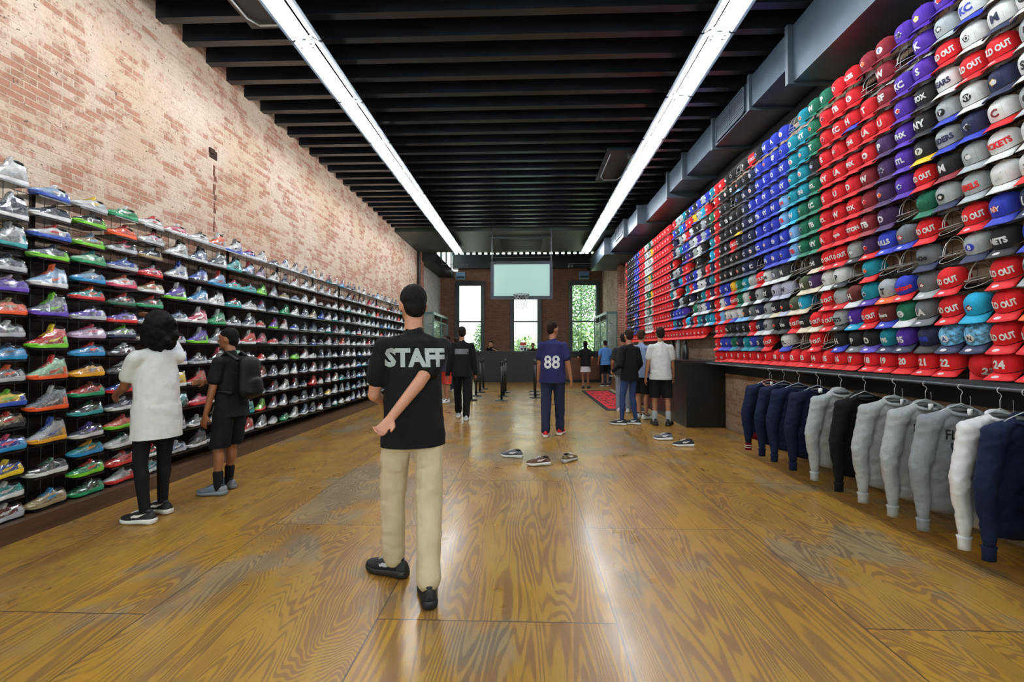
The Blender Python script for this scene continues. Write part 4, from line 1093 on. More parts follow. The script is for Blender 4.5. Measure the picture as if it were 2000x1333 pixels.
# backboard
P_ = (-1.07, .73, 13.4)
e = empty('basketball_backboard', (-.17, 13.4, 3.35), 0, 'framed pale green glass basketball backboard hanging from the ceiling', 'backboard')
mb = MB(); W, B, T = .915, -.53, .60
for a in ((-W, W, -.03, .03, B, B+.10), (-W, W, -.03, .03, T-.09, T), (-W, -W+.09, -.03, .03, B+.10, T-.09), (W-.09, W, -.03, .03, B+.10, T-.09)): mb.box(*a)
mb.box(-W, W, .03, .07, -.02, .04); mb.build('frame', mat('dark blue grey frame', (38, 46, 58), .4), e)
Mbb, nt, b = newmat('backboard panel'); x, y, z, vec = obj_xyz(nt)
b.inputs['Base Color'].default_value = lin((172, 212, 208)); b.inputs['Roughness'].default_value = .18; b.inputs['Emission Color'].default_value = lin((168, 216, 212)); b.inputs['Emission Strength'].default_value = .08  # faint glow added; stands in for window light through the glass
b.inputs['Base Color'].default_value = lin((186, 222, 216))
mb = MB(); mb.box(-W+.09, W-.09, -.01, .01, B+.10, T-.09); mb.build('glowing_glass', Mbb, e)
for s in (-1, 1):
    mb = MB(); mb.tube([(s*.87, .03, T-.05), (s*.87, .03, 1.60)], .014, 8); mb.build('hanging_rod', M_char, e, True)
mb = MB(); mb.tube([(-.87, .03, T+.12), (.87, .03, T+.12)], .012, 8); mb.build('cross_tube', M_char, e, True)
M_rim = mat('dark steel rim', (46, 50, 56), .35, metal=.7)
mb = MB(); mb.tube([(.225*math.cos(2*PI*k/28), -.40+.225*math.sin(2*PI*k/28), -.44) for k in range(28)], .011, 8, closed=True); mb.box(-.08, .08, -.18, -.03, -.50, -.43); mb.tube([(-.12, -.2, -.44), (-.06, -.04, -.52)], .008, 6); mb.tube([(.12, -.2, -.44), (.06, -.04, -.52)], .008, 6); rim = mb.build('rim', M_rim, e, True)
mb = MB()
for k in range(12):
    for s in (-1, 1):
        pts = []
        for j in range(7):
            a = 2*PI*(k + s*.5*j/1.0*.5)/12; r = .22-.10*(j/6)**.7+.015*(j/6)**4; pts.append((r*math.cos(a), -.40+r*math.sin(a), -.45-.40*j/6))
        mb.tube(pts, .0045, 4)
mb.build('net', mat('steel chain net', (170, 176, 180), .4, metal=.5), rim, True)
# small ceiling spots on bars, hanging boxes
for i, (x_, s, lab) in enumerate(((-2.9, 1, 'twin small spotlights on a bar at the rear left under the fascia'), (2.15, -1, 'twin small spotlights on a bar at the rear right under the fascia'))):
    e = empty('spotlight_bar', (x_, 18.0, 4.72), 0, lab, 'spotlight')
    mb = MB(); mb.tube([(-.55, 0, 0), (.55, 0, .0)], .014, 8); mb.tube([(-s*.5, 0, 0), (-s*.5, 0, 1.3)], .012, 8); mb.build('bar', mat('grey spot bar', (110, 118, 126), .4), e, True)
    for q in (0, .12):
        T_ = Matrix.Translation((s*(.5-q), -.02, -.09)) @ Matrix.Rotation(.6+q*4, 4, 'X'); mb = MB(); mb.lathe([(.02, .06), (.03, .05), (.045, -.05), (.04, -.055), (.0, -.05)], 12, M=T_); mb.tube([T_ @ Vector((0, 0, .05)), (s*(.5-q), 0, 0)], .007, 6); mb.build('spot_head', mat('grey spot bar', (110, 118, 126), .4), e, True)
for x_, lab in ((-3.02, 'small pale blue box speaker above the left rear window'), (2.55, 'small blue box speaker above the right rear window')):
    e = empty('wall_speaker', (x_, 20.55, 4.62), 0, lab, 'speaker'); mb = MB(); mb.box(-.21, .21, -.15, .15, -.12, .2); mb.build('speaker_box', mat('pale blue box', (104, 138, 176), .5), e)
    mb = MB(); mb.box(-.03, .03, .15, .45, 0, .06); mb.box(-.18, .18, -.155, -.15, -.09, .0); mb.build('bracket', M_char, e)
# glass display cabinets either side
M_cg, nt, b = newmat('cabinet glass'); b.inputs['Base Color'].default_value = (.75, .95, .88, 1); b.inputs['Roughness'].default_value = .03; b.inputs['Alpha'].default_value = .35; b.inputs['Specular IOR Level'].default_value = 1.0; b.inputs['Metallic'].default_value = .4
M_cf = mat('grey green cabinet frame', (96, 118, 116), .35, metal=.3)
Mmos, nt, b = newmat('mottled base panel'); x, y, z, vec = obj_xyz(nt)
vo = nt.nodes.new('ShaderNodeTexVoronoi'); vo.inputs['Scale'].default_value = 22; nt.links.new(vec, vo.inputs['Vector'])
cr = nt.nodes.new('ShaderNodeValToRGB'); cr.color_ramp.interpolation = 'CONSTANT'
for p_, c_ in ((0, (.01, .02, .06, 1)), (.45, (.02, .05, .16, 1)), (.68, (.25, .35, .42, 1)), (.84, (.02, .03, .05, 1))):
    el = cr.color_ramp.elements.new(p_) if p_ else cr.color_ramp.elements[0]; el.color = c_
cr.color_ramp.elements[-1].color = (.5, .55, .6, 1)
nt.links.new(vo.outputs['Color'], cr.inputs[0]); nt.links.new(cr.outputs[0], b.inputs['Base Color'])
for s, x_, lab in ((1, XL+.025, 'glass fronted display cabinet in the left corner of the rear bay'), (-1, XR-.025, 'glass fronted display cabinet in the right corner of the rear bay')):
    e = empty('display_cabinet', (x_, 18.9, 0), 0, lab, 'cabinet')
    D = .42; y0, y1 = -1.5, 1.75
    X = lambda a, b__: (min(s*a, s*b__), max(s*a, s*b__))
    mb = MB(); mb.box(*X(0, D), y0, y1, 2.68, 2.78)
    for yy in (y0, (y0+y1)/2, y1-.05): mb.box(*X(D-.05, D), yy, yy+.05, 1.12, 2.68)
    mb.box(*X(0, .05), y0, y0+.05, 1.12, 2.68); mb.box(*X(D-.04, D), y0, y1, 2.42, 2.46); mb.build('frame', M_cf, e)
    mb = MB(); mb.box(*X(D-.03, D-.024), y0+.05, y1-.05, 1.12, 2.42); mb.box(*X(.05, D-.05), y0, y0+.006, 1.12, 2.68); mb.build('glass_front', M_cg, e)
    for z_ in (1.5, 1.9, 2.25):
        mb = MB(); mb.box(*X(.01, D-.06), y0+.06, y1-.06, z_, z_+.01); mb.build('glass_shelf', M_cg, e)
    mb = MB(); mb.box(*X(0, D), y0, y1, 0, 1.12); mb.build('base_panel', Mmos if s < 0 else M_ctr, e)
    rs = random.Random(8+s)
    for z_ in (1.51, 1.91, 2.26):
        for k in range(8):
            c_ = rs.choice('wlntrk'); o = put('sneaker', ME_mid[rs.random() < .5], None, (x_+s*.2, 18.9+y0+.3+k*.37, z_+.001), (0, 0, rs.uniform(-.2, .2)))
            tag(o, '%s display sneaker in the %s glass cabinet, %s shelf down, %s along' % (SHN[c_], 'left' if s > 0 else 'right', ('third', 'second', 'top')[int((z_-1.5)/.37+.2)].replace('top', 'first'), ordn(k)), 'sneaker', 'sneakers inside the rear glass cabinets')
            for s_, m_ in enumerate((shu(c_), shs('w'), M_lin, shu('l'), shu(c_))): slot(o, s_, m_)
# bench and rug
e = empty('bench', (2.95, 13.1, 0), 0, 'low brown wooden bench with pale edging beside the red rug', 'bench')
M_bw = wood_mat('bench walnut', (.13, .06, .028, 1), (.20, .10, .05, 1), .35)
mb = MB(); mb.box(-.2, .0, -1.9, 1.9, .05, .46); mb.build('bench_body', M_bw, e)
mb = MB(); mb.box(-.23, .05, -1.95, 1.95, .46, .50); mb.build('seat', mat('pale bench edge', (190, 184, 170), .4), e)
mb = MB(); mb.box(-.235, -.2, -1.93, 1.93, 0, .05); mb.build('kick_strip', mat('pale bench edge', (190, 184, 170), .4), e)
e = empty('rug', (2.2, 12.5, 0), 0, 'red rug with thick black border and black lettering in front of the bench', 'rug')
mb = MB(); mb.box(-.46, .46, -2.35, 2.35, .001, .012); mb.build('border', mat('black rug border', (16, 22, 24), .9), e)
mb = MB(); mb.box(-.36, .36, -2.1, 2.1, .012, .016); mb.build('red_field', mat('red rug pile', (196, 28, 44), .95, sheen=.3), e)
mb = MB()
for t, xo in (('FLIGHT', -.17), ('CLUB', .17)):
    vs_, fs_ = text2d(t, -.005, 9, xs=1); w_ = max(v[0] for v in vs_)*2
    mb.add([(xo + v*.26, -u*3.8/w_, .0175) for u, v in vs_], fs_)
mb.build('lettering', mat('black rug border', (16, 22, 24), .9), e)
# queue posts
def post_parts():
    mb = MB(); mb.lathe([(.17, 0), (.17, .012), (.15, .022), (.05, .034), (.035, .04), (.0, .04)], 24); a = mb.mesh('base', [mat('black post base', (22, 26, 32), .35)])
    mb = MB(); mb.tube([(0, 0, .03), (0, 0, .96)], .032, 14); b_ = mb.mesh('pole', [mat('black post', (14, 15, 18), .35)])
    mb = MB(); mb.lathe([(.036, .93), (.038, .94), (.038, 1.02), (.03, 1.035), (0, 1.035)], 16); c_ = mb.mesh('belt_head', [mat('black post', (14, 15, 18), .35)])
    return (('base', a), ('pole', b_), ('belt_head', c_))
PP = post_parts()
rows_ = [(-1.48, (12.0, 13.1, 14.2, 15.3), 'left'), (-.68, (12.0, 13.1, 14.2), 'middle'), (.22, (12.7, 13.5, 14.5), 'right')]
for x_, ys_, nm in rows_:
    for i, yy in enumerate(ys_):
        e = empty('queue_post', (x_ + (.0), yy, 0), 0, 'black belt post on a round base, %s from the front in the %s queue row' % (ordn(i), nm), 'queue post', 'black queue posts before the checkout')
        for k, me in PP: put(k, me, e)
        if i < len(ys_)-1 and nm != 'right':
            mb = MB(); mb.box(-.002, .002, .038, ys_[i+1]-yy-.19, .962, 1.0); mb.build('belt', M_blk, e)

# ---------------------------------------------------------------- outside the rear windows
m = MB(); m.box(-14, 14, YB+.3, 34, -.3, -.2); struct('ground', m, mat('yard ground', (120, 126, 104), .95))
m = MB(); m.box(-14, -1.2, 27, 27.4, -.2, 8); m.box(-1.2, 14, 31, 31.4, -.2, 9)
o = m.build('garden_wall', mat('pale render', (226, 232, 228), .9)); tag(o, 'pale rendered building wall outside behind the rear windows', 'wall')
def foliage(name, c, r, n, seed, label, cols):
    rf = random.Random(seed); mb = MB()
    for i in range(n):
        while True:
            p = Vector([rf.uniform(-1, 1) for _ in range(3)])
            if .35 < p.length < 1: break
        p = Vector((c[0]+p.x*r[0], c[1]+p.y*r[1], c[2]+p.z*r[2])); s = rf.uniform(.05, .12)
        R_ = Matrix.Rotation(rf.uniform(0, 6.3), 3, 'Z') @ Matrix.Rotation(rf.uniform(-1, 1), 3, 'X') @ Matrix.Rotation(rf.uniform(-1, 1), 3, 'Y')
        mb.mi = rf.randrange(len(cols)); mb.add([p + R_ @ Vector(q) for q in ((-s*.45, 0, 0), (0, -s, 0), (s*.45, 0, 0), (0, s, .02))], [(0,1,2), (0,2,3)])
    mb.mi = 0; mb.tube([(c[0], c[1], -.2), (c[0], c[1], c[2]+r[2]*.5)], .06, 6)
    o = mb.build(name, cols, None, auto=False); tag(o, label, 'shrub'); return o
GL = [mat('leaf green', (96, 150, 66), .6), mat('pale leaf', (168, 204, 110), .6), mat('deep leaf', (52, 108, 72), .6)]
foliage('shrub', (2.7, 24.0, 1.5), (1.3, .8, 1.5), 3200, 1, 'bright leafy shrub outside behind the lower right rear window', GL)
foliage('tree', (3.3, 28, 4.4), (1.8, 1.0, 1.5), 3600, 2, 'green leafy tree outside behind the upper right rear window', [GL[2], GL[0]])
foliage('shrub', (-.2, 25.9, .9), (1.2, .8, 1.2), 2200, 3, 'leafy shrub outside behind the middle rear window', [GL[1], GL[0]])
foliage('shrub', (-2.35, 24.9, 1.4), (.65, .6, 1.5), 1400, 4, 'small shrub outside at the edge of the left rear window', [GL[2], GL[0]])
# ---------------------------------------------------------------- people
SKIN = lambda rgb: mat('skin %d %d %d' % rgb, rgb, .5, var=.06, vscale=12)
def ik(a, b_, l1, l2, hint):
    a = Vector(a); b_ = Vector(b_); d = b_-a; L = min(d.length, (l1+l2)*.999); d.normalize(); b2 = a+d*L
    x = (l1*l1-l2*l2+L*L)/(2*L); hgt = math.sqrt(max(l1*l1-x*x, 0)); h = Vector(hint); h = (h-d*h.dot(d)).normalized()
    return a+d*x+h*hgt, b2
def hand(mb, w, d, pn, side, s, curl):
    """palm, four unequal bent fingers and a thumb from the side of the palm"""
    w = Vector(w); d = Vector(d).normalized(); pn = Vector(pn); pn = (pn-d*pn.dot(d)).normalized(); ac = d.cross(pn)*side
    k0 = w+d*.085*s; mb.limb(w, k0, (.024*s, .016*s), (.036*s, .013*s), ac, 12)
    for i, (o_, ln) in enumerate(((.029, .068), (.010, .077), (-.009, .071), (-.027, .055))):
        p = k0+ac*o_*s; dd = d.copy(); R = curl*(1+.12*i)
        for q, fr in enumerate((.45, .32, .25)):
            dd = (dd*math.cos(R) + pn*math.sin(R)).normalized(); p2 = p+dd*ln*fr*s; mb.limb(p, p2, (.0088-.0008*q)*s, (.0082-.0008*q)*s, n=8); p = p2
    t0 = w+d*.022*s+ac*.024*s; t1 = t0+(d*.7+ac*.65+pn*.25).normalized()*.036*s; t2 = t1+(d*.95+ac*.15+pn*.4).normalized()*.030*s
    mb.limb(w+d*.01*s+ac*.006*s, t0, .012*s, .0125*s, n=8); mb.limb(t0, t1, .0125*s, .0105*s, n=8); mb.limb(t1, t2, .0105*s, .0085*s, n=8)
def person(loc, rz, h, label, feet, hands, skin=(150, 104, 78), top=('tee', 'K'), bottom=('trousers', 'K'), hair=('short', (20, 16, 14)), shoes=('k', 'w', 'w'), lean=0, yaw=0, pitch=0, vox=.0085, build=1.0, socks=None, curl=(.35, .35), hint=((-.4, -1, -.3), (.4, -1, -.3)), palm=None, eyes=True, tiltz=0, female=False, sink=0):
    s = h/1.75; e = empty('person', (loc[0], loc[1], 0), rz, label, 'person')
    TL = Matrix.Translation((0, 0, .95*s)) @ Matrix.Rotation(-lean, 4, 'X') @ Matrix.Translation((0, 0, -.95*s))
    U = lambda x, y_, z: TL @ Vector((x*s, y_*s, z*s))
    bw = build; sw = .158 if female else .172
    b = MB(); hips = []; knees = []; ank = []
    pz = .93 - sink
    for i, sd_ in enumerate((-1, 1)):
        hp = Vector((sd_*.09*s, 0, pz*s)); fx, fy, fz, fa = feet[i]; an = Vector((fx, fy, .085*s+fz)); kn, an = ik(hp, an, .43*s, .42*s, (math.sin(-fa)*1.0, math.cos(fa), 0)); hips.append(hp); knees.append(kn); ank.append(an)
        b.limb(hp, kn, .078*s*bw, .052*s*bw); b.limb(kn, an, .052*s*bw, .033*s); m_ = kn.lerp(an, .3); b.ell(m_+Vector((0, -.012*s, 0)), (.050*s*bw, .052*s*bw, .11*s), 12, 8)
        b.limb(an+Vector((0, 0, -.02)), an+Vector((-math.sin(fa)*.09, math.cos(fa)*.09, -.045*s)), .034*s, .028*s)
    b.limb(U(0, 0, .90-sink), U(0, 0, 1.0), (.150*s*bw, .105*s*bw), (.135*s*bw, .095*s*bw), (1, 0, 0)); b.limb(U(0, 0, 1.02), U(0, .01, 1.26), (.128*s*bw, .092*s*bw), (.150*s*bw, .105*s*bw), (1, 0, 0)); b.limb(U(0, .01, 1.26), U(0, -.005, 1.40), (.150*s*bw, .102*s*bw), (.115*s, .068*s), (1, 0, 0))
    b.limb(U(-.12, -.005, 1.395), U(.12, -.005, 1.395), .050*s, .050*s)
    for sd_ in (-1, 1): b.limb(U(sd_*.02, -.012, 1.445), U(sd_*.13, -.008, 1.405), .036*s, .034*s)
    b.limb(U(0, -.012, 1.42), U(0, .008, 1.56), .056*s, .050*s)
    # head in its own frame
    hc = U(0, .02, 1.635); HR = TL.to_3x3() @ Matrix.Rotation(yaw, 3, 'Z') @ Matrix.Rotation(pitch, 3, 'X') @ Matrix.Rotation(tiltz, 3, 'Y')
    Q = lambda x, y_, z: hc + HR @ Vector((x*s, y_*s, z*s)); R4 = HR.to_4x4()
    hs = 1.0
    b.ell(Q(0, 0, .012), (.073*s, .090*s, .103*s), 20, 16, R4); b.ell(Q(0, .030, -.052), (.054*s, .056*s, .052*s), 14, 10, R4); b.limb(Q(0, .082, .005), Q(0, .103, -.026), .0085*s, .0135*s); b.ell(Q(0, .086, -.054), (.024*s, .011*s, .009*s), 10, 6, R4); b.ell(Q(0, .080, -.086), (.020*s, .016*s, .016*s), 10, 6, R4)
    b.limb(Q(-.05, .066, .034), Q(.05, .066, .034), .013*s, .013*s)
    for sd_ in (-1, 1): b.ell(Q(sd_*.076, -.004, -.008), (.010*s, .019*s, .030*s), 10, 8, R4)
    elb = []; wr = []; sh_ = []
    for i, sd_ in enumerate((-1, 1)):
        sp = U(sd_*sw, -.005, 1.388); tg = Vector(hands[i]); el, w_ = ik(sp, tg, .29*s, .255*s, hint[i]); sh_.append(sp); elb.append(el); wr.append(w_)
        b.limb(sp, el, .050*s*bw, .038*s*bw); b.limb(el, w_, .040*s*bw, .0255*s); d_ = (w_-el).normalized()
        pn = Vector(palm[i]) if palm else Vector((-sd_, .25, 0)); hand(b, w_, d_, pn, 1 if i == 0 else -1, s, curl[i])
    body = remesh(b, vox*s, 5, .5, 0, .1, 'body', [SKIN(skin)]); put('body', body, e)
    # hair
    hm = MB(); hk, hcol = hair; HM = mat('hair %d %d %d' % hcol, hcol, .8, spec=.15, var=.4, vscale=30, bump=.6, bscale=120)
    if hk == 'afro':
        for i in range(70):
            rr_ = random.Random(i); t = rr_.uniform(0, 2*PI); f = rr_.uniform(-.9, 1); q = math.sqrt(1-f*f)
            hm.ell(Q(.095*q*math.cos(t), -.035+.10*q*math.sin(t)*(1 if math.sin(t) < 0 else .55), -.035+.15*f), (.05*s,)*3, 8, 6)
        hm.ell(Q(0, -.04, -.02), (.11*s, .10*s, .15*s), 16, 12); put('hair', remesh(hm, .014, 3, .5, .03, .03, 'hair', [HM]), e)
    elif hk == 'long':
        hm.ell(Q(0, -.014, .035), (.083*s, .096*s, .095*s), 18, 12, R4); hm.limb(Q(0, -.055, .02), Q(0, -.07, -.16), (.075*s, .04*s), (.06*s, .025*s), HR @ Vector((1, 0, 0))); put('hair', remesh(hm, .01, 3, .5, .012, .02, 'hair', [HM]), e)
    elif hk != 'bald':
        hm.ell(Q(0, -.014, .040), (.0785*s, .0925*s, .087*s), 18, 12, R4); hm.ell(Q(0, -.045, -.010), (.068*s, .056*s, .070*s), 14, 10, R4); put('hair', remesh(hm, .008, 3, .5, .008, .02, 'hair', [HM]), e)
    if eyes:
        for sd_ in (-1, 1):
            em_ = MB(); em_.ell(Q(sd_*.030, .0765, .006), (.0125*s, .009*s, .0085*s), 10, 8, R4); ey = em_.build('eye', mat('eye white', (226, 222, 216), .3), e, True)
            em_ = MB(); em_.ell(Q(sd_*.030, .084, .006), (.0055*s, .003*s, .0055*s), 8, 6, R4); em_.build('pupil', mat('pupil', (24, 16, 12), .2), ey, True)
    # top
    tk, tc = top; TM = cloth('top ' + str(tc), FAB[tc] if isinstance(tc, str) else tc); g = .014; t = MB(); hem = .82
    if tk == 'longtee': hem = .70
    t.limb(U(0, 0, hem-.14), U(0, 0, .97), (.190*s*bw+g, .146*s*bw+g), (.176*s*bw+g, .130*s*bw+g), (1, 0, 0), 20); t.limb(U(0, 0, .97), U(0, .01, 1.26), (.172*s*bw+g, .128*s*bw+g), (.158*s*bw+g, .110*s*bw+g), (1, 0, 0), 20); t.limb(U(0, .01, 1.26), U(0, -.005, 1.385), (.158*s*bw+g, .108*s*bw+g), (.12*s+g, .072*s+g), (1, 0, 0), 20); t.limb(U(-.12, -.005, 1.395), U(.12, -.005, 1.395), .050*s+g*.6, .050*s+g*.6)
    for sd_ in (-1, 1): t.limb(U(sd_*.03, -.01, 1.435), U(sd_*.14, -.008, 1.405), .045*s, .040*s)
    t.limb(U(0, -.012, 1.42), U(0, -.006, 1.475), (.066*s, .064*s), (.058*s, .056*s), (1, 0, 0))
    for i in (0, 1):
        if tk in ('tee', 'longtee', 'crop'): q_ = sh_[i].lerp(elb[i], .62); t.limb(sh_[i], q_, .048*s*bw+g, .056*s*bw+g)
        else: t.limb(sh_[i], elb[i], .056*s*bw+g, .045*s*bw+g); t.limb(elb[i], wr[i], .046*s*bw+g, .030*s+g*.8)
    if tk == 'hoodie': t.ell(U(0, -.075, 1.44), (.11*s, .06*s, .07*s))
    tm = remesh(t, vox*1.1*s, 5, .5, .022, .16, 'shirt', [TM], 0, hem*s, .006); put('jacket' if tk in ('jacket', 'hoodie') else 'shirt', tm, e)
    # bottom
    bk, bc = bottom; BM = cloth('bottom ' + str(bc), FAB[bc] if isinstance(bc, str) else bc); t = MB(); g2 = .005 if bk == 'leggings' else .016
    if bk == 'skirt': t.limb((0, 0, .50*s), (0, 0, .98*s), (.22*s, .19*s), (.14*s, .11*s), (1, 0, 0), 20)
    else:
        t.limb((0, 0, (.89-sink)*s), (0, 0, (1.0-sink)*s), (.150*s*bw+g2*.7, .108*s*bw+g2*.7), (.135*s*bw+.004, .096*s*bw+.004), (1, 0, 0), 18)
        for i in (0, 1):
            if bk == 'shorts': d_ = knees[i].lerp(ank[i], .25); t.limb(hips[i], d_, .088*s*bw+g2, .082*s*bw+g2)
            elif bk == 'leggings': t.limb(hips[i], knees[i], .080*s*bw+g2, .052*s*bw+g2); t.limb(knees[i], ank[i]+Vector((0, 0, .02)), .052*s*bw+g2, .034*s+g2); m_ = knees[i].lerp(ank[i], .3); t.ell(m_+Vector((0, -.012*s, 0)), (.050*s*bw+g2, .052*s*bw+g2, .11*s), 12, 8)
            else: t.limb(hips[i], knees[i], .080*s*bw+g2, .064*s*bw+g2); t.limb(knees[i], ank[i]+Vector((0, 0, .012)), .062*s*bw+g2, .052*s+g2)
    put({'skirt': 'skirt', 'shorts': 'shorts', 'leggings': 'leggings'}.get(bk, 'trousers'), remesh(t, vox*1.1*s, 5, .5, .02 if bk != 'leggings' else .004, .12, 'trousers', [BM], 0, {'skirt': .62*s, 'shorts': (knees[0].z+knees[1].z)/2-.01}.get(bk, .055), .006 if bk != 'leggings' else 0), e)
    if socks:
        for i in (0, 1):
            mb = MB(); q_ = ank[i].lerp(knees[i], .33); mb.limb(ank[i]-Vector((0, 0, .03)), q_, .040*s, .052*s*bw, n=14); mb.build('sock', cloth('sock ' + socks, FAB[socks]), e, True)
    for i in (0, 1):
        fx, fy, fz, fa = feet[i]; o = put('shoe', ME_mid[False], e, (ank[i].x - math.sin(fa)*.058, ank[i].y + math.cos(fa)*.058, fz+.001), (0, 0, fa+PI)); o.scale = (1.08*s,)*3
        for k, c_ in enumerate((shoes[0], shoes[1], 'k', shoes[2], shoes[0])): slot(o, k, mat('worn shoe '+c_, SHC[c_], .7, var=.15, vscale=30, bump=.2, bscale=300) if k != 1 else mat('worn sole '+c_, SHC[c_], .5))
    return e, tm, U, s
def back_text(tm, e, txt, w, zc, mt, name='lettering', front=False, xo=0, bold=.03):
    sg = -1 if not front else 1
    mb = decal(text2d(txt, bold, .25, xs=.9), lambda u, v: (Vector((xo + (u if not front else -u)*w, sg*.8, zc+v*w)), Vector((0, -sg, 0))), bvh_of(tm), .004); mb.build(name, mt, e, auto=False)

# woman choosing a sneaker at the near left
e, tm, U, s = person((-3.02, 3.62), 1.15, 1.66, 'person in white tee and black leggings with big dark curly hair, facing the sneaker wall', [(-.09, -.03, 0, .35), (.10, .10, 0, .15)],
    [(-.12, .36, 1.0), (.16, .40, 1.62)], (132, 84, 60), ('longtee', 'W'), ('leggings', 'K'), ('afro', (14, 11, 11)), ('k', 'w', 'w'), 0, .1, 0, .0075, .95, None, (.4, .5), ((-.3, -1, -.2), (.5, -.3, -.8)), None, True, 0, True)
# boy with backpack
e, tm, U, s = person((-2.86, 4.32), 1.45, 1.58, 'person in black tee and shorts with black backpack and grey sneakers, facing the sneaker wall', [(-.10, .05, 0, .2), (.11, .12, 0, -.2)],
    [(-.22, .10, .70), (.15, .42, 1.05)], (140, 88, 60), ('tee', 'K'), ('shorts', 'K'), ('short', (16, 12, 12)), ('y', 'y', 'u'), .04, .25, 0, .0075, .95, 'K', (.35, .5), ((-.5, -1, -.1), (.4, -1, -.5)))
back_text(tm, e, 'CREW', .085, 1.08, emb('g'), 'chest_lettering', True, bold=.0)
mb = MB(); mb.limb((0, -.19, .98), (0, -.19, 1.24), (.13, .085), (.12, .075), (1, 0, 0)); mb.limb((0, -.25, .97), (0, -.25, 1.07), (.10, .05), (.095, .045), (1, 0, 0))
bp_ = put('backpack', remesh(mb, .01, 5, .5, .012, .1, 'backpack', [cloth('black nylon', (12, 13, 16), .5)]), e)
for sd_ in (-1, 1):
    mb = MB(); mb.tube([(sd_*.09, -.14, 1.27), (sd_*.10, -.02, 1.345), (sd_*.105, .09, 1.24), (sd_*.12, .11, 1.10), (sd_*.15, .03, .98), (sd_*.13, -.12, .96)], .018, 8); mb.build('backpack_strap', cloth('black nylon', (12, 13, 16), .5), e, True)
# staff member walking in the foreground
e, tm, U, s = person((-.67, 2.66), .38, 1.76, 'person in black STAFF tee and khaki trousers walking in the foreground', [(-.09, .17, 0, .80), (.06, -.20, 0, -.1)],
    [(-.14, .30, 1.04), (-.15, -.245, 1.02)], (188, 134, 108), ('tee', 'K'), ('trousers', (202, 190, 162)), ('short', (24, 20, 20)), ('k', 'k', 'l'), .02, .15, 0, .0068, .94, None, (.45, .55), ((-.4, -.6, -.6), (1, -.45, -.35)), ((.7, .2, .6), (0, -.6, .6)))
back_text(tm, e, 'STAFF', .11, 1.335, emb('g'), 'staff_lettering', False, bold=.05)
# walker in the dark jacket
e, tm, U, s = person((-1.27, 8.8), .1, 1.80, 'person in black jacket with a grey back band walking towards the counter', [(-.08, .30, 0, 0), (.09, -.10, 0, 0)],
    [(-.28, -.02, .82), (.27, .10, .84)], (150, 110, 86), ('jacket', 'K'), ('trousers', 'K'), ('short', (30, 24, 22)), ('l', 'w', 'w'), 0, 0, 0, .011, 1.0)
vs_ = [(-.5+i/8, -.5+j/2) for j in range(3) for i in range(9)]; fs_ = [(j*9+i, j*9+i+1, (j+1)*9+i+1, (j+1)*9+i) for j in range(2) for i in range(8)]
decal((vs_, fs_), lambda u, v: (Vector((u*.26, -.8, 1.32+v*.10)), Vector((0, 1, 0))), bvh_of(tm), .004).build('back_band', emb('h'), e, auto=False)
# jersey
e, tm, U, s = person((.40, 7.25), -.15, 1.80, 'person in navy jersey numbered 88 with dark jeans and red sneakers', [(-.10, -.12, 0, .1), (.11, .10, 0, -.15)],
    [(-.24, .08, .86), (.30, .02, .84)], (158, 108, 82), ('tee', (40, 42, 84)), ('trousers', (34, 42, 66)), ('short', (36, 24, 20)), ('r', 'w', 'r'), 0, -.7, 0, .010, 1.05)
back_text(tm, e, '88', .21, 1.17, emb('W'), 'jersey_number', False, bold=.02)
# group by the caps
e, tm, U, s = person((2.40, 8.30), -.12, 1.76, 'person in white tee and black shorts facing the far caps, seen from behind', [(-.10, .0, 0, .1), (.13, -.02, 0, -.4)],
    [(-.26, .03, .82), (.25, .14, .86)], (166, 116, 90), ('tee', 'W'), ('shorts', 'K'), ('short', (40, 28, 22)), ('k', 'k', 'k'), 0, 0, .1, .0095, 1.0, 'g')
e, tm, U, s = person((1.84, 8.28), .55, 1.72, 'person in black top and blue jeans with black and white sneakers standing by the rug', [(-.13, .06, 0, .6), (.13, -.02, 0, .5)],
    [(-.20, .20, .98), (.22, .14, .90)], (170, 120, 96), ('jacket', 'K'), ('leggings', (46, 62, 104)), ('short', (44, 30, 24)), ('k', 'w', 'w'), 0, -.3, 0, .010, .95)
e, tm, U, s = person((2.24, 9.05), -.9, 1.74, 'person in pale blue shirt and black shorts between two other shoppers', [(-.1, .05, 0, .1), (.1, .0, 0, -.1)],
    [(-.24, .12, .86), (.24, .14, .86)], (176, 126, 100), ('tee', (130, 146, 176)), ('shorts', 'K'), ('short', (60, 36, 26)), ('w', 'w', 'k'), 0, .2, 0, .011, 1.0)
e, tm, U, s = person((2.08, 9.95), -.3, 1.70, 'person in black top and faded trousers partly hidden behind the jeans wearer', [(-.1, .05, 0, .1), (.1, .0, 0, -.1)],
    [(-.24, .12, .86), (.24, .14, .86)], (150, 100, 78), ('tee', 'k'), ('trousers', (124, 132, 150)), ('short', (30, 22, 20)), ('w', 'w', 'k'), 0, .2, 0, .012, 1.0)
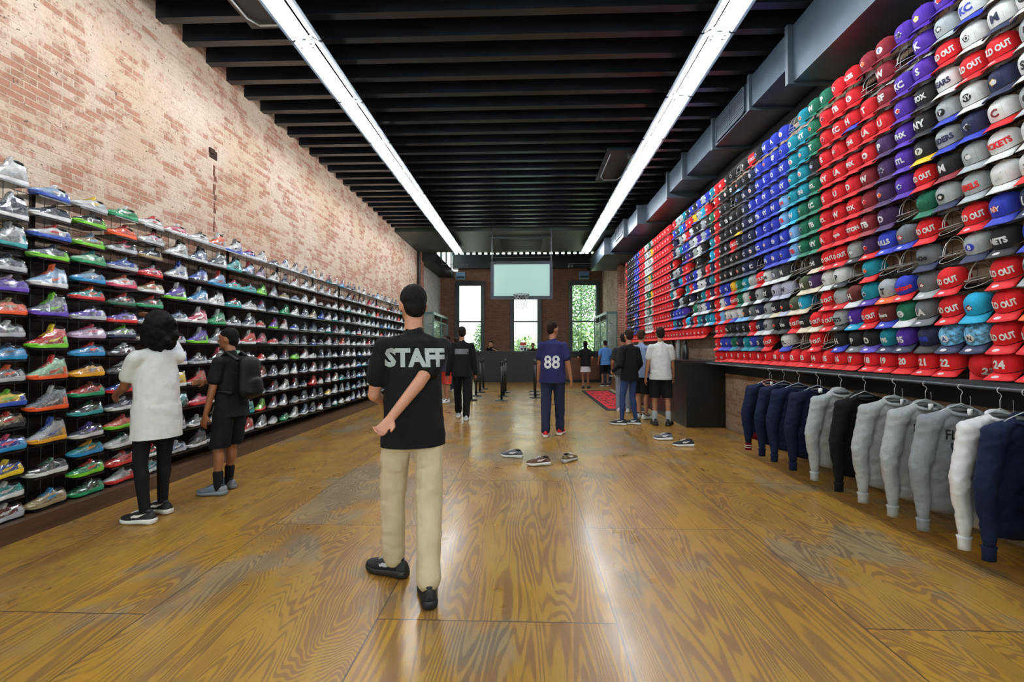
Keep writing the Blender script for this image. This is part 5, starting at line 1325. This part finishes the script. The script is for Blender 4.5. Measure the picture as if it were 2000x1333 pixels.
# far people
e, tm, U, s = person((-2.05, 11.6), 2.4, 1.70, 'person in dark striped top and red shorts beside the far end of the sneakers', [(-.1, .1, 0, .1), (.1, -.05, 0, -.1)],
    [(-.24, .12, .86), (.1, .24, 1.1)], (168, 116, 94), ('tee', (52, 56, 66)), ('shorts', (196, 62, 56)), ('short', (34, 24, 20)), ('w', 'w', 'k'), 0, 0, 0, .013, 1.0)
e, tm, U, s = person((-2.25, 14.3), .3, 1.72, 'person in light blue shirt far back by the left display cabinet', [(-.1, .1, 0, .1), (.1, -.05, 0, -.1)],
    [(-.24, .05, .86), (.24, .14, .86)], (168, 120, 94), ('tee', (130, 168, 214)), ('trousers', (40, 46, 60)), ('short', (50, 34, 26)), ('w', 'w', 'k'), 0, 0, 0, .014, 1.0)
e, tm, U, s = person((1.98, 15.6), -.2, 1.62, 'person with long dark hair in black top and white skirt near the right window', [(-.08, .0, 0, .1), (.08, .08, 0, -.1)],
    [(-.22, .10, .90), (.22, .12, .90)], (150, 104, 84), ('tee', 'K'), ('skirt', (196, 196, 200)), ('long', (14, 12, 14)), ('k', 'k', 'k'), 0, 0, 0, .013, .95, female=True)
e, tm, U, s = person((2.82, 16.6), 0.1, 1.66, 'person in sky blue shirt and black shorts beside the right display cabinet', [(-.1, .0, 0, .1), (.1, .06, 0, -.1)],
    [(-.24, .05, .86), (.24, .10, .86)], (160, 112, 90), ('tee', (86, 138, 206)), ('shorts', 'K'), ('short', (40, 30, 24)), ('k', 'w', 'k'), 0, 0, 0, .013, 1.0)
e, tm, U, s = person((-1.55, 19.45), 3.0, 1.68, 'person in black tee behind the checkout counter with a hand raised to the chin', [(-.1, .0, 0, .1), (.1, .0, 0, -.1)],
    [(-.22, .28, 1.32), (.03, .17, 1.44)], (206, 158, 134), ('tee', 'K'), ('trousers', 'K'), ('short', (40, 26, 22)), ('k', 'k', 'k'), .05, 0, 0, .010, 1.0)
e, tm, U, s = person((.25, 19.5), 2.9, 1.60, 'person in black behind the checkout counter beside the till', [(-.1, .0, 0, .1), (.1, .0, 0, -.1)],
    [(-.22, .22, 1.34), (.2, .22, 1.34)], (150, 104, 80), ('hoodie', 'K'), ('trousers', 'K'), ('short', (20, 16, 14)), ('k', 'k', 'k'), .1, 0, 0, .012, 1.0)
# odd pairs of sneakers standing on the floor
for x_, y_, rz_, c1, c2, lab in ((.13, 5.42, -PI/2+.15, 'd', 'w', 'brown sneaker with white sole standing alone mid floor, nearest of three'), (-.20, 5.80, -PI/2-.3, 'y', 'w', 'grey sneaker with white sole standing alone mid floor, left of three'), (.52, 5.64, PI/2+.9, 'h', 'l', 'faded khaki sneaker standing alone mid floor, right of three'),
                                (2.20, 6.52, -PI/2-.1, 'k', 'w', 'black sneaker with white side stripe on the floor by the counter, nearer of two'), (2.05, 6.98, -PI/2-.12, 'y', 'w', 'grey sneaker with white laces on the floor by the counter, farther of two')):
    o = put('sneaker', ME_mid[False], None, (x_, y_, .001), (0, 0, rz_)); tag(o, lab, 'sneaker', 'sneakers left on the floor')
    cc = {'d': (92, 66, 50), 'y': (84, 88, 96), 'h': (112, 98, 70), 'k': (30, 32, 38)}[c1]
    for k, m_ in enumerate((mat('floor shoe '+c1, cc, .8, bump=.2, bscale=300), mat('worn sole '+c2, SHC[c2], .5), M_lin, mat('worn shoe w', SHC['w'], .7, var=.15, vscale=30, bump=.2, bscale=300), mat('floor shoe '+c1, cc, .8))): slot(o, k, m_)
